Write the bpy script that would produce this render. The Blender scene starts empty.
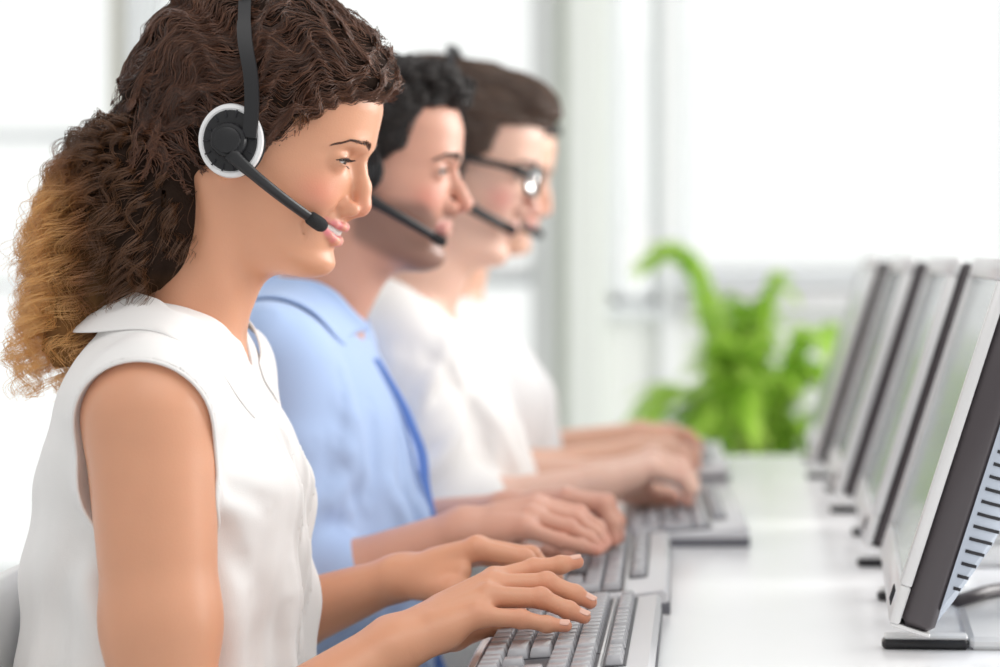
import bpy, math, random
import numpy as np
from mathutils import Vector, Matrix

random.seed(7)
R = np.random.RandomState(11)
SC = bpy.context.scene
COL = SC.collection

# ------------------------------------------------------------------ camera, light, exposure
FPX = 2220.0          # focal length in pixels
CAMZ = 1.08
cam_d = bpy.data.cameras.new('camera')
cam = bpy.data.objects.new('camera', cam_d)
COL.objects.link(cam)
cam.location = (0, 0, CAMZ)
cam.rotation_euler = (math.pi / 2, 0, 0)
cam_d.sensor_width = 36
cam_d.lens = FPX / 1000 * 36
cam_d.shift_x = -0.2
cam_d.shift_y = -0.0785
cam_d.clip_start = 0.05
cam_d.dof.use_dof = True
cam_d.dof.focus_distance = 1.86
cam_d.dof.aperture_fstop = 3.1
SC.camera = cam

SC.view_settings.view_transform = 'Standard'
SC.view_settings.look = 'None'
SC.view_settings.gamma = 1
SC.view_settings.use_curve_mapping = False
SC.view_settings.exposure = 0.12
SC.cycles.use_denoising = True
SC.cycles.max_bounces = 8
SC.cycles.transparent_max_bounces = 24

W = bpy.data.worlds.new('sky')
SC.world = W
W.use_nodes = True
nt = W.node_tree
nt.nodes.clear()
o_ = nt.nodes.new('ShaderNodeOutputWorld')
bg = nt.nodes.new('ShaderNodeBackground')
tc = nt.nodes.new('ShaderNodeTexCoord')
dot = nt.nodes.new('ShaderNodeVectorMath'); dot.operation = 'DOT_PRODUCT'
dot.inputs[1].default_value = (0.30, 0.95, 0.05)
mr = nt.nodes.new('ShaderNodeMapRange')
mr.inputs['From Min'].default_value = -0.6
mr.inputs['From Max'].default_value = 0.8
mr.inputs['To Min'].default_value = 0.60
mr.inputs['To Max'].default_value = 1.05
rgb = nt.nodes.new('ShaderNodeRGB'); rgb.outputs[0].default_value = (1.0, 0.995, 0.985, 1)
nt.links.new(tc.outputs['Generated'], dot.inputs[0])
nt.links.new(dot.outputs['Value'], mr.inputs['Value'])
nt.links.new(mr.outputs[0], bg.inputs['Strength'])
nt.links.new(rgb.outputs[0], bg.inputs['Color'])
nt.links.new(bg.outputs[0], o_.inputs[0])


def area(name, loc, target, sx, sy, power, col=(1, 1, 1)):
    l = bpy.data.lights.new(name, 'AREA')
    l.shape = 'RECTANGLE'; l.size = sx; l.size_y = sy; l.energy = power; l.color = col
    o = bpy.data.objects.new(name, l); COL.objects.link(o)
    o.location = loc
    d = Vector(target) - Vector(loc)
    o.rotation_euler = d.to_track_quat('-Z', 'Y').to_euler()
    return o


area('window_light_right', (3.2, 3.6, 2.0), (-0.4, 2.3, 0.95), 3.0, 2.0, 150, (1, 0.98, 0.95))  # added key light, assumed from the right; no window is modelled there
area('ceiling_lamp_light', (0.2, 0.8, 2.9), (-0.3, 2.2, 0.8), 2.4, 1.6, 16, (1, 0.98, 0.95))  # added overhead fill to brighten the workers; no lamp is modelled there


def at(px, py, Y):
    """a point of the place from where it shows at depth Y"""
    return np.array([(px - 700) * Y / FPX, Y, CAMZ - (py - 255) * Y / FPX])


# ------------------------------------------------------------------ materials
def mat(name, col=(0.8, 0.8, 0.8), rough=0.5, metal=0.0, spec=0.5, noise=0.0, nscale=20, bump=0.0, bscale=60,
        sss=0.0, sssr=(1, 0.35, 0.2), sheen=0.0, coat=0.0, trans=0.0, attr=None, alpha=1.0):
    m = bpy.data.materials.new(name); m.use_nodes = True
    n = m.node_tree.nodes; l = m.node_tree.links
    b = n['Principled BSDF']
    b.inputs['Base Color'].default_value = (*col, 1)
    b.inputs['Roughness'].default_value = rough
    b.inputs['Metallic'].default_value = metal
    b.inputs['Specular IOR Level'].default_value = spec
    b.inputs['Coat Weight'].default_value = coat
    b.inputs['Sheen Weight'].default_value = sheen
    b.inputs['Transmission Weight'].default_value = trans
    b.inputs['Alpha'].default_value = alpha
    if sss:
        b.inputs['Subsurface Weight'].default_value = sss
        b.inputs['Subsurface Radius'].default_value = sssr
        b.inputs['Subsurface Scale'].default_value = 0.008
    tcn = n.new('ShaderNodeTexCoord')
    src = None
    if attr:
        a = n.new('ShaderNodeAttribute'); a.attribute_name = attr
        src = a.outputs['Color']
    if noise or not attr:
        t = n.new('ShaderNodeTexNoise'); t.inputs['Scale'].default_value = nscale
        t.inputs['Detail'].default_value = 4
        l.new(tcn.outputs['Object'], t.inputs['Vector'])
        mm = n.new('ShaderNodeMapRange')
        mm.inputs['To Min'].default_value = 1 - max(noise, 0.01)
        mm.inputs['To Max'].default_value = 1 + max(noise, 0.01)
        l.new(t.outputs[0], mm.inputs['Value'])
        mx = n.new('ShaderNodeVectorMath'); mx.operation = 'SCALE'
        if src is None:
            mx.inputs[0].default_value = col
        else:
            l.new(src, mx.inputs[0])
        l.new(mm.outputs[0], mx.inputs['Scale'])
        src = mx.outputs[0]
    l.new(src, b.inputs['Base Color'])
    if bump:
        t = n.new('ShaderNodeTexNoise'); t.inputs['Scale'].default_value = bscale
        t.inputs['Detail'].default_value = 3
        l.new(tcn.outputs['Object'], t.inputs['Vector'])
        bp = n.new('ShaderNodeBump'); bp.inputs['Strength'].default_value = bump
        bp.inputs['Distance'].default_value = 0.002
        l.new(t.outputs[0], bp.inputs['Height']); l.new(bp.outputs[0], b.inputs['Normal'])
    return m


M = {}
M['skin'] = mat('skin', rough=0.38, spec=0.5, attr='tint', noise=0.04, nscale=35, bump=0.10, bscale=700, sss=0.12)
M['eye'] = mat('eyeball', attr='tint', rough=0.12, spec=0.5)
M['teeth'] = mat('teeth', (0.74, 0.70, 0.66), 0.25)
M['lash'] = mat('lash', (0.03, 0.02, 0.018), 0.6)
M['nail'] = mat('nail', (0.80, 0.46, 0.35), 0.22, coat=0.4)
M['blouse'] = mat('white_chiffon', (0.86, 0.845, 0.835), 0.75, spec=0.25, sheen=0.3, bump=0.15, bscale=900)
M['blue'] = mat('blue_cotton', (0.43, 0.575, 0.86), 0.8, spec=0.2, sheen=0.2, bump=0.12, bscale=600)
M['bluetrim'] = mat('royal_blue_trim', (0.22, 0.38, 0.84), 0.8, spec=0.2)
M['white_shirt'] = mat('white_cotton', (0.88, 0.865, 0.85), 0.8, spec=0.2, bump=0.1, bscale=600)
M['white_shirt2'] = mat('white_jersey', (0.87, 0.875, 0.885), 0.8, spec=0.2)
M['trousers'] = mat('dark_trousers', (0.05, 0.055, 0.07), 0.85)
M['shoe'] = mat('shoe_leather', (0.03, 0.025, 0.02), 0.4)
M['black'] = mat('black_plastic', (0.010, 0.010, 0.012), 0.42, spec=0.5)
M['black_matte'] = mat('black_foam', (0.015, 0.015, 0.016), 0.9, bump=0.6, bscale=900)
M['ringwhite'] = mat('white_ring_plastic', (0.82, 0.82, 0.83), 0.3)
M['desk'] = mat('desk_laminate', (0.93, 0.935, 0.95), 0.22, spec=0.5)
M['deskleg'] = mat('desk_metal', (0.7, 0.71, 0.72), 0.35, metal=0.6)
M['silver'] = mat('silver_plastic', (0.68, 0.68, 0.70), 0.35, metal=0.15)
M['bezel'] = mat('pale_silver_plastic', (0.72, 0.72, 0.72), 0.32, metal=0.1)
M['side'] = mat('dark_plum_plastic', (0.060, 0.050, 0.055), 0.35)
M['backshell'] = mat('blue_grey_plastic', (0.44, 0.49, 0.57), 0.4)
M['screen'] = mat('screen_glass', (0.42, 0.475, 0.485), 0.14, spec=0.7)
M['slot'] = mat('vent_slot', (0.02, 0.02, 0.025), 0.8)
M['key'] = mat('grey_key_plastic', (0.42, 0.42, 0.445), 0.26, spec=0.6)
M['keybase'] = mat('keyboard_base_plastic', (0.14, 0.14, 0.16), 0.45)
M['keytray'] = mat('keyboard_tray', (0.07, 0.07, 0.08), 0.5)
M['wall'] = mat('painted_wall', (0.90, 0.915, 0.89), 0.8)
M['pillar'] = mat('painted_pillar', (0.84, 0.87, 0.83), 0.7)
M['pillard'] = mat('painted_pillar_edge', (0.68, 0.72, 0.62), 0.7)  # darker tone for the left side of the pillar
M['frame'] = mat('window_frame_paint', (0.86, 0.89, 0.91), 0.5)
M['trimlight'] = mat('bright_trim_paint', (0.95, 0.965, 0.97), 0.5)
M['framew'] = mat('window_frame_beige', (0.55, 0.54, 0.47), 0.5)
M['floor'] = mat('floor_vinyl', (0.72, 0.74, 0.74), 0.35, noise=0.05)
M['chair'] = mat('white_chair_plastic', (0.90, 0.90, 0.90), 0.4)
M['chairseat'] = mat('grey_chair_fabric', (0.35, 0.36, 0.38), 0.9)
M['pot'] = mat('white_ceramic', (0.8, 0.8, 0.78), 0.3)
M['soil'] = mat('potting_soil', (0.06, 0.04, 0.03), 0.95, bump=1, bscale=80)
M['stem'] = mat('palm_stem', (0.35, 0.42, 0.12), 0.5)
M['glassframe'] = mat('black_acetate', (0.015, 0.014, 0.014), 0.25)


def leafmat():
    m = mat('palm_leaf', (0.50, 0.66, 0.14), 0.28, spec=0.8, noise=0.45, nscale=6)
    n = m.node_tree.nodes; l = m.node_tree.links
    b = n['Principled BSDF']; out = n['Material Output']
    t = n.new('ShaderNodeBsdfTranslucent'); t.inputs[0].default_value = (0.66, 0.92, 0.20, 1)
    mx = n.new('ShaderNodeMixShader'); mx.inputs[0].default_value = 0.55
    l.new(b.outputs[0], mx.inputs[1]); l.new(t.outputs[0], mx.inputs[2]); l.new(mx.outputs[0], out.inputs[0])
    return m


M['leaf'] = leafmat()


def glassmat(name, f=0.08):
    m = bpy.data.materials.new(name); m.use_nodes = True
    n = m.node_tree.nodes; l = m.node_tree.links
    n.remove(n['Principled BSDF']); out = n['Material Output']
    a = n.new('ShaderNodeBsdfTransparent'); a.inputs[0].default_value = (0.97, 0.985, 0.98, 1)
    g = n.new('ShaderNodeBsdfGlossy'); g.inputs['Roughness'].default_value = 0.02
    fr = n.new('ShaderNodeFresnel'); fr.inputs[0].default_value = 1.45
    mx = n.new('ShaderNodeMixShader')
    l.new(fr.outputs[0], mx.inputs[0]); l.new(a.outputs[0], mx.inputs[1]); l.new(g.outputs[0], mx.inputs[2])
    l.new(mx.outputs[0], out.inputs[0])
    return m


M['glass'] = glassmat('window_glass')
M['lens'] = glassmat('lens_glass')


def hairmat(name, dark, light, rough=0.35):
    m = bpy.data.materials.new(name); m.use_nodes = True
    n = m.node_tree.nodes; l = m.node_tree.links
    b = n['Principled BSDF']; b.inputs['Roughness'].default_value = rough
    b.inputs['Specular IOR Level'].default_value = 0.55
    a = n.new('ShaderNodeAttribute'); a.attribute_name = 'tone'
    r = n.new('ShaderNodeValToRGB')
    r.color_ramp.elements[0].color = (*dark, 1); r.color_ramp.elements[1].color = (*light, 1)
    e = r.color_ramp.elements.new(0.38); e.color = (*[d_ * .45 + l_ * w_ for d_, l_, w_ in zip(dark, light, (.33, .24, .20))], 1)
    l.new(a.outputs['Fac'], r.inputs[0]); l.new(r.outputs[0], b.inputs['Base Color'])
    return m


M['hair_w'] = hairmat('brown_golden_hair', (0.038, 0.018, 0.011), (0.78, 0.43, 0.15))
M['hair_wh'] = hairmat('warm_brown_hair', (0.036, 0.017, 0.011), (0.42, 0.22, 0.125))
M['hair_wb'] = mat('brown_hair_mass', rough=0.9, spec=0.15, attr='tint', bump=0.4, bscale=400)
M['hair_m1'] = hairmat('black_hair', (0.010, 0.009, 0.009), (0.07, 0.062, 0.06))
M['hair_m1b'] = mat('black_hair_mass', (0.012, 0.010, 0.010), 0.55, bump=1.0, bscale=150)
M['hair_m2'] = hairmat('brown_hair', (0.070, 0.045, 0.034), (0.26, 0.17, 0.12))
M['hair_m2b'] = mat('brown_hair_mass_short', (0.075, 0.050, 0.038), 0.6, bump=1.0, bscale=150)


# ------------------------------------------------------------------ object helpers
def link(o, parent=None):
    COL.objects.link(o)
    if parent is not None:
        o.parent = parent
        o.matrix_parent_inverse = parent.matrix_world.inverted() if False else Matrix.Identity(4)
    return o


def tag(o, label=None, cat=None, group=None, kind=None):
    if label: o['label'] = label
    if cat: o['category'] = cat
    if group: o['group'] = group
    if kind: o['kind'] = kind
    return o


def empty(name, loc=(0, 0, 0), rz=0.0):
    o = bpy.data.objects.new(name, None)
    o.empty_display_size = 0.05
    COL.objects.link(o)
    o.location = loc; o.rotation_euler = (0, 0, rz)
    return o


def mesh_np(name, V, Fq, mats, parent=None, smooth=True, tint=None, loc=None):
    """V (n,3), Fq (m,4) or list of faces; world coordinates unless loc given"""
    V = np.asarray(V, dtype=np.float32)
    me = bpy.data.meshes.new(name)
    if isinstance(Fq, np.ndarray) and Fq.ndim == 2:
        k = Fq.shape[1]
        me.vertices.add(len(V)); me.vertices.foreach_set('co', V.ravel())
        me.loops.add(Fq.size); me.loops.foreach_set('vertex_index', Fq.ravel().astype(np.int32))
        me.polygons.add(len(Fq))
        me.polygons.foreach_set('loop_start', (np.arange(len(Fq)) * k).astype(np.int32))
        try:
            me.polygons.foreach_set('loop_total', np.full(len(Fq), k, dtype=np.int32))
        except Exception:
            pass
        me.update(calc_edges=True)
        me.validate()
    else:
        me.from_pydata([tuple(map(float, v)) for v in V], [], [tuple(int(i) for i in f) for f in Fq])
        me.update()
    if not isinstance(mats, (list, tuple)): mats = [mats]
    for m in mats: me.materials.append(m)
    if smooth:
        me.polygons.foreach_set('use_smooth', np.ones(len(me.polygons), dtype=bool))
    if tint is not None:
        a = me.attributes.new('tint', 'FLOAT_COLOR', 'POINT')
        c = np.ones((len(V), 4), dtype=np.float32); c[:, :3] = tint
        a.data.foreach_set('color', c.ravel())
    o = bpy.data.objects.new(name, me)
    link(o, parent)
    return o


class MB:
    """collects shapes of one mesh"""
    def __init__(s): s.v = []; s.f = []; s.m = []; s.mi = 0

    def add(s, V, F):
        o = len(s.v); s.v += [tuple(map(float, p)) for p in V]
        for f in F: s.f.append(tuple(i + o for i in f)); s.m.append(s.mi)
        return s

    def box(s, lo, hi, bev=0.0, mtx=None):
        lo = np.array(lo, float); hi = np.array(hi, float)
        if bev <= 0:
            V = [(x, y, z) for x in (lo[0], hi[0]) for y in (lo[1], hi[1]) for z in (lo[2], hi[2])]
            F = [(0, 1, 3, 2), (4, 6, 7, 5), (0, 4, 5, 1), (2, 3, 7, 6), (0, 2, 6, 4), (1, 5, 7, 3)]
        else:
            c = (lo + hi) / 2; h = (hi - lo) / 2; bev = min(bev, h.min() * 0.99)
            V = []; idx = {}
            for sx in (-1, 1):
                for sy in (-1, 1):
                    for sz in (-1, 1):
                        for a in range(3):
                            p = h - bev; p = p.copy(); p[a] = h[a]
                            idx[(sx, sy, sz, a)] = len(V)
                            V.append(c + p * np.array([sx, sy, sz]))
            F = []
            def q(keys): F.append(tuple(idx[k] for k in keys))
            for a in range(3):
                b, d = (a + 1) % 3, (a + 2) % 3
                for sa in (-1, 1):
                    ks = []
                    for (sb, sd) in ((-1, -1), (1, -1), (1, 1), (-1, 1)):
                        t = [0, 0, 0]; t[a] = sa; t[b] = sb; t[d] = sd; ks.append((*t, a))
                    if sa < 0: ks.reverse()
                    q(ks)
                    # edges between a and b faces
                for sa in (-1, 1):
                    for sb in (-1, 1):
                        def key(sd, which):
                            t = [0, 0, 0]; t[a] = sa; t[b] = sb; t[d] = sd; return (*t, which)
                        ks = [key(-1, a), key(-1, b), key(1, b), key(1, a)]
                        if sa * sb < 0: ks.reverse()
                        q(ks)
            for sx in (-1, 1):
                for sy in (-1, 1):
                    for sz in (-1, 1):
                        ks = [(sx, sy, sz, 0), (sx, sy, sz, 1), (sx, sy, sz, 2)]
                        if sx * sy * sz < 0: ks.reverse()
                        q(ks)
        if mtx is not None: V = [tuple(mtx @ Vector(tuple(map(float, p)))) for p in V]
        return s.add(V, F)

    def tube(s, pts, rad, n=12, cap=True, flat=None):
        pts = [np.array(p, float) for p in pts]
        if not hasattr(rad, '__len__'): rad = [rad] * len(pts)
        V = []; F = []
        up = None
        for i, p in enumerate(pts):
            t = pts[min(i + 1, len(pts) - 1)] - pts[max(i - 1, 0)]
            t = t / (np.linalg.norm(t) + 1e-9)
            if up is None:
                up = np.array([0, 0, 1.0]) if abs(t[2]) < 0.9 else np.array([0, 1.0, 0])
                if flat is not None: up = np.array(flat[0], float)
            a = up - t * np.dot(up, t); a /= np.linalg.norm(a) + 1e-9
            if flat is None: up = a
            b = np.cross(t, a)
            r1 = rad[i]; r2 = rad[i] * (flat[1] if flat is not None else 1)
            for k in range(n):
                th = 2 * math.pi * k / n
                V.append(p + a * math.cos(th) * r2 + b * math.sin(th) * r1)
        for i in range(len(pts) - 1):
            for k in range(n):
                F.append((i * n + k, i * n + (k + 1) % n, (i + 1) * n + (k + 1) % n, (i + 1) * n + k))
        if cap:
            F.append(tuple(range(n))[::-1]); F.append(tuple((len(pts) - 1) * n + k for k in range(n)))
        return s.add(V, F)

    def lathe(s, prof, c, axis='z', n=48, mtx=None):
        """prof: list of (radius, height); closed at both ends if radius 0"""
        V = []; F = []
        for (r, h) in prof:
            for k in range(n):
                th = 2 * math.pi * k / n
                a, b = r * math.cos(th), r * math.sin(th)
                p = {'z': (a, b, h), 'y': (b, h, a), 'x': (h, a, b)}[axis]
                V.append(np.array(p) + np.array(c))
        for i in range(len(prof) - 1):
            for k in range(n):
                F.append((i * n + k, i * n + (k + 1) % n, (i + 1) * n + (k + 1) % n, (i + 1) * n + k))
        F.append(tuple(range(n))[::-1]); F.append(tuple((len(prof) - 1) * n + k for k in range(n)))
        if mtx is not None: V = [tuple(mtx @ Vector(tuple(map(float, p)))) for p in V]
        return s.add(V, F)

    def grid(s, G, thick=None):
        """G (rows, cols, 3) surface; thick -> closed slab"""
        G = np.asarray(G, float); r, c = G.shape[:2]
        if thick is None:
            V = G.reshape(-1, 3)
            F = [(i * c + j, i * c + j + 1, (i + 1) * c + j + 1, (i + 1) * c + j) for i in range(r - 1) for j in range(c - 1)]
            return s.add(V, F)
        du = np.gradient(G, axis=0); dv = np.gradient(G, axis=1)
        N = np.cross(dv, du); N /= np.linalg.norm(N, axis=2, keepdims=True) + 1e-12
        T = thick if np.ndim(thick) else np.full((r, c), thick)
        A = G + N * T[..., None] / 2; Bm = G - N * T[..., None] / 2
        V = np.concatenate([A.reshape(-1, 3), Bm.reshape(-1, 3)])
        o = r * c; F = []
        for i in range(r - 1):
            for j in range(c - 1):
                q = (i * c + j, i * c + j + 1, (i + 1) * c + j + 1, (i + 1) * c + j)
                F.append(q[::-1]); F.append(tuple(x + o for x in q))
        for i in range(r - 1):
            for j in (0, c - 1):
                q = (i * c + j, (i + 1) * c + j, (i + 1) * c + j + o, i * c + j + o)
                F.append(q if j else q[::-1])
        for j in range(c - 1):
            for i in (0, r - 1):
                q = (i * c + j, i * c + j + 1, i * c + j + 1 + o, i * c + j + o)
                F.append(q if i == 0 else q[::-1])
        return s.add(V, F)

    def build(s, name, mats, parent=None, smooth=False, auto=None, sub=0):
        me = bpy.data.meshes.new(name)
        me.from_pydata(s.v, [], s.f); me.update()
        if not isinstance(mats, (list, tuple)): mats = [mats]
        for m in mats: me.materials.append(m)
        for p, mi in zip(me.polygons, s.m): p.material_index = mi
        import bmesh
        bm = bmesh.new(); bm.from_mesh(me)
        bmesh.ops.recalc_face_normals(bm, faces=bm.faces)
        if auto is not None:
            for e in bm.edges:
                if len(e.link_faces) == 2 and e.calc_face_angle(0) > math.radians(auto): e.smooth = False
            smooth = True
        bm.to_mesh(me); bm.free()
        if smooth: me.polygons.foreach_set('use_smooth', np.ones(len(me.polygons), dtype=bool))
        o = bpy.data.objects.new(name, me)
        if sub:
            sm = o.modifiers.new('smooth', 'SUBSURF'); sm.levels = sub; sm.render_levels = sub
        return link(o, parent)


def copy_tree(o, parent=None):
    c = o.copy(); COL.objects.link(c); c.parent = parent
    for ch in list(o.children): copy_tree(ch, c)
    return c


# ------------------------------------------------------------------ implicit surfaces
def smin(a, b, k):
    if k <= 0: return np.minimum(a, b)
    h = np.maximum(k - np.abs(a - b), 0) / k
    return np.minimum(a, b) - h * h * k * 0.25


def smax(a, b, k): return -smin(-a, -b, k)


def table(rows, n=240):
    """smooth dense table from sparse rows sorted by first column"""
    r = np.array(rows, float); z = r[:, 0]
    zz = np.linspace(z[0], z[-1], n)
    out = [zz]
    for c in range(1, r.shape[1]):
        y = r[:, c]; d = np.diff(y) / np.diff(z)
        m = np.zeros(len(z)); m[0] = d[0]; m[-1] = d[-1]
        for i in range(1, len(z) - 1):
            m[i] = 0 if d[i - 1] * d[i] <= 0 else 2 * d[i - 1] * d[i] / (d[i - 1] + d[i])
        i = np.clip(np.searchsorted(z, zz) - 1, 0, len(z) - 2)
        h = z[i + 1] - z[i]; t = (zz - z[i]) / h
        out.append((2 * t**3 - 3 * t**2 + 1) * y[i] + (t**3 - 2 * t**2 + t) * h * m[i] + (-2 * t**3 + 3 * t**2) * y[i + 1] + (t**3 - t**2) * h * m[i + 1])
    return out


class Fld:
    def __init__(s, sym=False, mtx=None, warp=None):
        s.items = []; s.kmax = 0.004; s.sym = sym; s.warp = warp
        s.inv = None
        if mtx is not None:
            mi = mtx.inverted(); s.mtx = mtx
            s.inv = (np.array(mi)[:3, :3], np.array(mi)[:3, 3]); s.scale = mtx.to_scale()[0]

    def loc(s, P):
        if s.inv is not None: P = P @ s.inv[0].T + s.inv[1]
        if s.warp is not None: P = s.warp(P)
        if s.sym:
            P = P.copy(); P[:, 1] = np.abs(P[:, 1])
        return P

    def eval(s, P, cull=True):
        P = s.loc(P)
        lo = P.min(0); hi = P.max(0)
        d = np.full(len(P), 1.0)
        for (op, blo, bhi, k, f) in s.items:
            if cull and blo is not None:
                mg = 0.001 if op == 'd' else s.kmax + 0.012
                if (blo - mg > hi).any() or (bhi + mg < lo).any(): continue
            if op == 'd': d = d - f(P); continue
            v = f(P) if not isinstance(f, Fld) else f.eval(P, cull)
            if op == 'u': d = smin(d, v, k)
            elif op == 's': d = smax(d, -v, k)
            elif op == 'i': d = smax(d, v, k)
        if s.inv is not None: d = d * s.scale
        return d

    def put(s, op, lo, hi, k, f):
        s.kmax = max(s.kmax, k)
        s.items.append((op, None if lo is None else np.array(lo, float), None if hi is None else np.array(hi, float), k, f)); return s

    def cap(s, a, b, r1, r2=None, k=0.01, op='u', sq=None):
        a = np.array(a, float); b = np.array(b, float); r2 = r1 if r2 is None else r2
        ba = b - a; bb = max(ba @ ba, 1e-12)
        n = None
        if sq is not None:
            n = np.array(sq[0], float); n /= np.linalg.norm(n); q = sq[1]
        def f(P):
            pa = P - a
            if n is not None: pa = pa + np.outer(pa @ n, n) * (q - 1)
            bw = ba if n is None else ba + n * (ba @ n) * (q - 1)
            h = np.clip(pa @ bw / max(bw @ bw, 1e-12), 0, 1)
            e = pa - h[:, None] * bw
            return np.sqrt((e * e).sum(1)) - (r1 + (r2 - r1) * h)
        rm = max(r1, r2) * (1 if n is None else max(1, 1 / q))
        return s.put(op, np.minimum(a, b) - rm, np.maximum(a, b) + rm, k, f)

    def chain(s, pts, rr, k=0.01, op='u'):
        for i in range(len(pts) - 1): s.cap(pts[i], pts[i + 1], rr[i], rr[i + 1], k, op)
        return s

    def ell(s, c, r, k=0.01, op='u', rot=None):
        c = np.array(c, float); r = np.array(r, float) * np.ones(3)
        Rm = None
        if rot is not None:
            from mathutils import Euler
            Rm = np.array(Euler(rot).to_matrix())
        mn = r.min()
        def f(P):
            q = P - c
            if Rm is not None: q = q @ Rm
            k0 = np.sqrt(((q / r) ** 2).sum(1)); k1 = np.sqrt(((q / (r * r)) ** 2).sum(1)) + 1e-9
            return np.where(k0 < 0.3, (k0 - 1) * mn, k0 * (k0 - 1) / k1)
        rm = r.max()
        return s.put(op, c - rm, c + rm, k, f)

    def loft(s, rows, cy=0.0, p=2.0, k=0.02, capk=0.02, op='u', off=0.0):
        """rows: z, xfront, xback, halfwidth, xmid"""
        T = table(rows)
        z0, z1 = rows[0][0] - off, rows[-1][0] + off
        def f(P):
            z = P[:, 2]
            xf = np.interp(z, T[0], T[1]) + off; xb = np.interp(z, T[0], T[2]) - off
            w = np.interp(z, T[0], T[3]) + off; xm = np.interp(z, T[0], T[4])
            dx = P[:, 0] - xm; a = np.where(dx > 0, np.maximum(xf - xm, 1e-3), np.maximum(xm - xb, 1e-3))
            w = np.maximum(w, 1e-3)
            u = np.abs(dx) / a; v = np.abs(P[:, 1] - cy) / w
            r = (u**p + v**p + 1e-12) ** (1 / p)
            gx = u ** (p - 1) / a; gy = v ** (p - 1) / w
            g = np.sqrt(gx * gx + gy * gy + 1e-12) / (r ** (p - 1) + 1e-9)
            d = (r - 1) / np.maximum(g, 0.25 / np.maximum(a, w))
            d = np.where(r < 0.3, (r - 1) * np.minimum(a, w), d)
            return smax(smax(d, z - z1, capk), z0 - z, capk)
        w = T[3].max() + off
        return s.put(op, (T[2].min() - off, cy - w, z0), (T[1].max() + off, cy + w, z1), k, f)

    def disp(s, lo, hi, f): return s.put('d', lo, hi, 0.0, f)

    def bump(s, c, r, amp):
        c = np.array(c, float); r = np.array(r, float) * np.ones(3)
        return s.put('d', c - r * 2.6, c + r * 2.6, 0.0, lambda P: amp * np.maximum(np.exp(-(((P - c) / r) ** 2).sum(1)) - .00116, 0))

    def fold(s, pts, r, amp, n=7):
        """a cloth fold laid on the surface built so far"""
        pts = np.array(pts, float); t = np.linspace(0, 1, len(pts)); u = np.linspace(0, 1, n)
        P = np.stack([np.interp(u, t, pts[:, i]) for i in range(3)], 1)
        return s.groove(list(snap(s, P, 0.0, 4)), r, amp)

    def groove(s, pts, r, amp):
        """soft ridge (amp>0) or valley (amp<0) along a polyline"""
        pts = [np.array(p, float) for p in pts]
        lo = np.min(pts, 0) - r * 2.6; hi = np.max(pts, 0) + r * 2.6
        def f(P):
            d = np.full(len(P), 9.0)
            for a, b in zip(pts[:-1], pts[1:]):
                pa = P - a; ba = b - a; h = np.clip(pa @ ba / (ba @ ba), 0, 1)
                e = pa - h[:, None] * ba; d = np.minimum(d, (e * e).sum(1))
            ends = np.minimum(((P - pts[0]) ** 2).sum(1), ((P - pts[-1]) ** 2).sum(1))
            return amp * np.maximum(np.exp(-d / (r * r)) - .00116, 0) * np.clip(np.sqrt(ends) / (r * 2.5) + 0.25, 0, 1)
        return s.put('d', lo, hi, 0.0, f)


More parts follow.
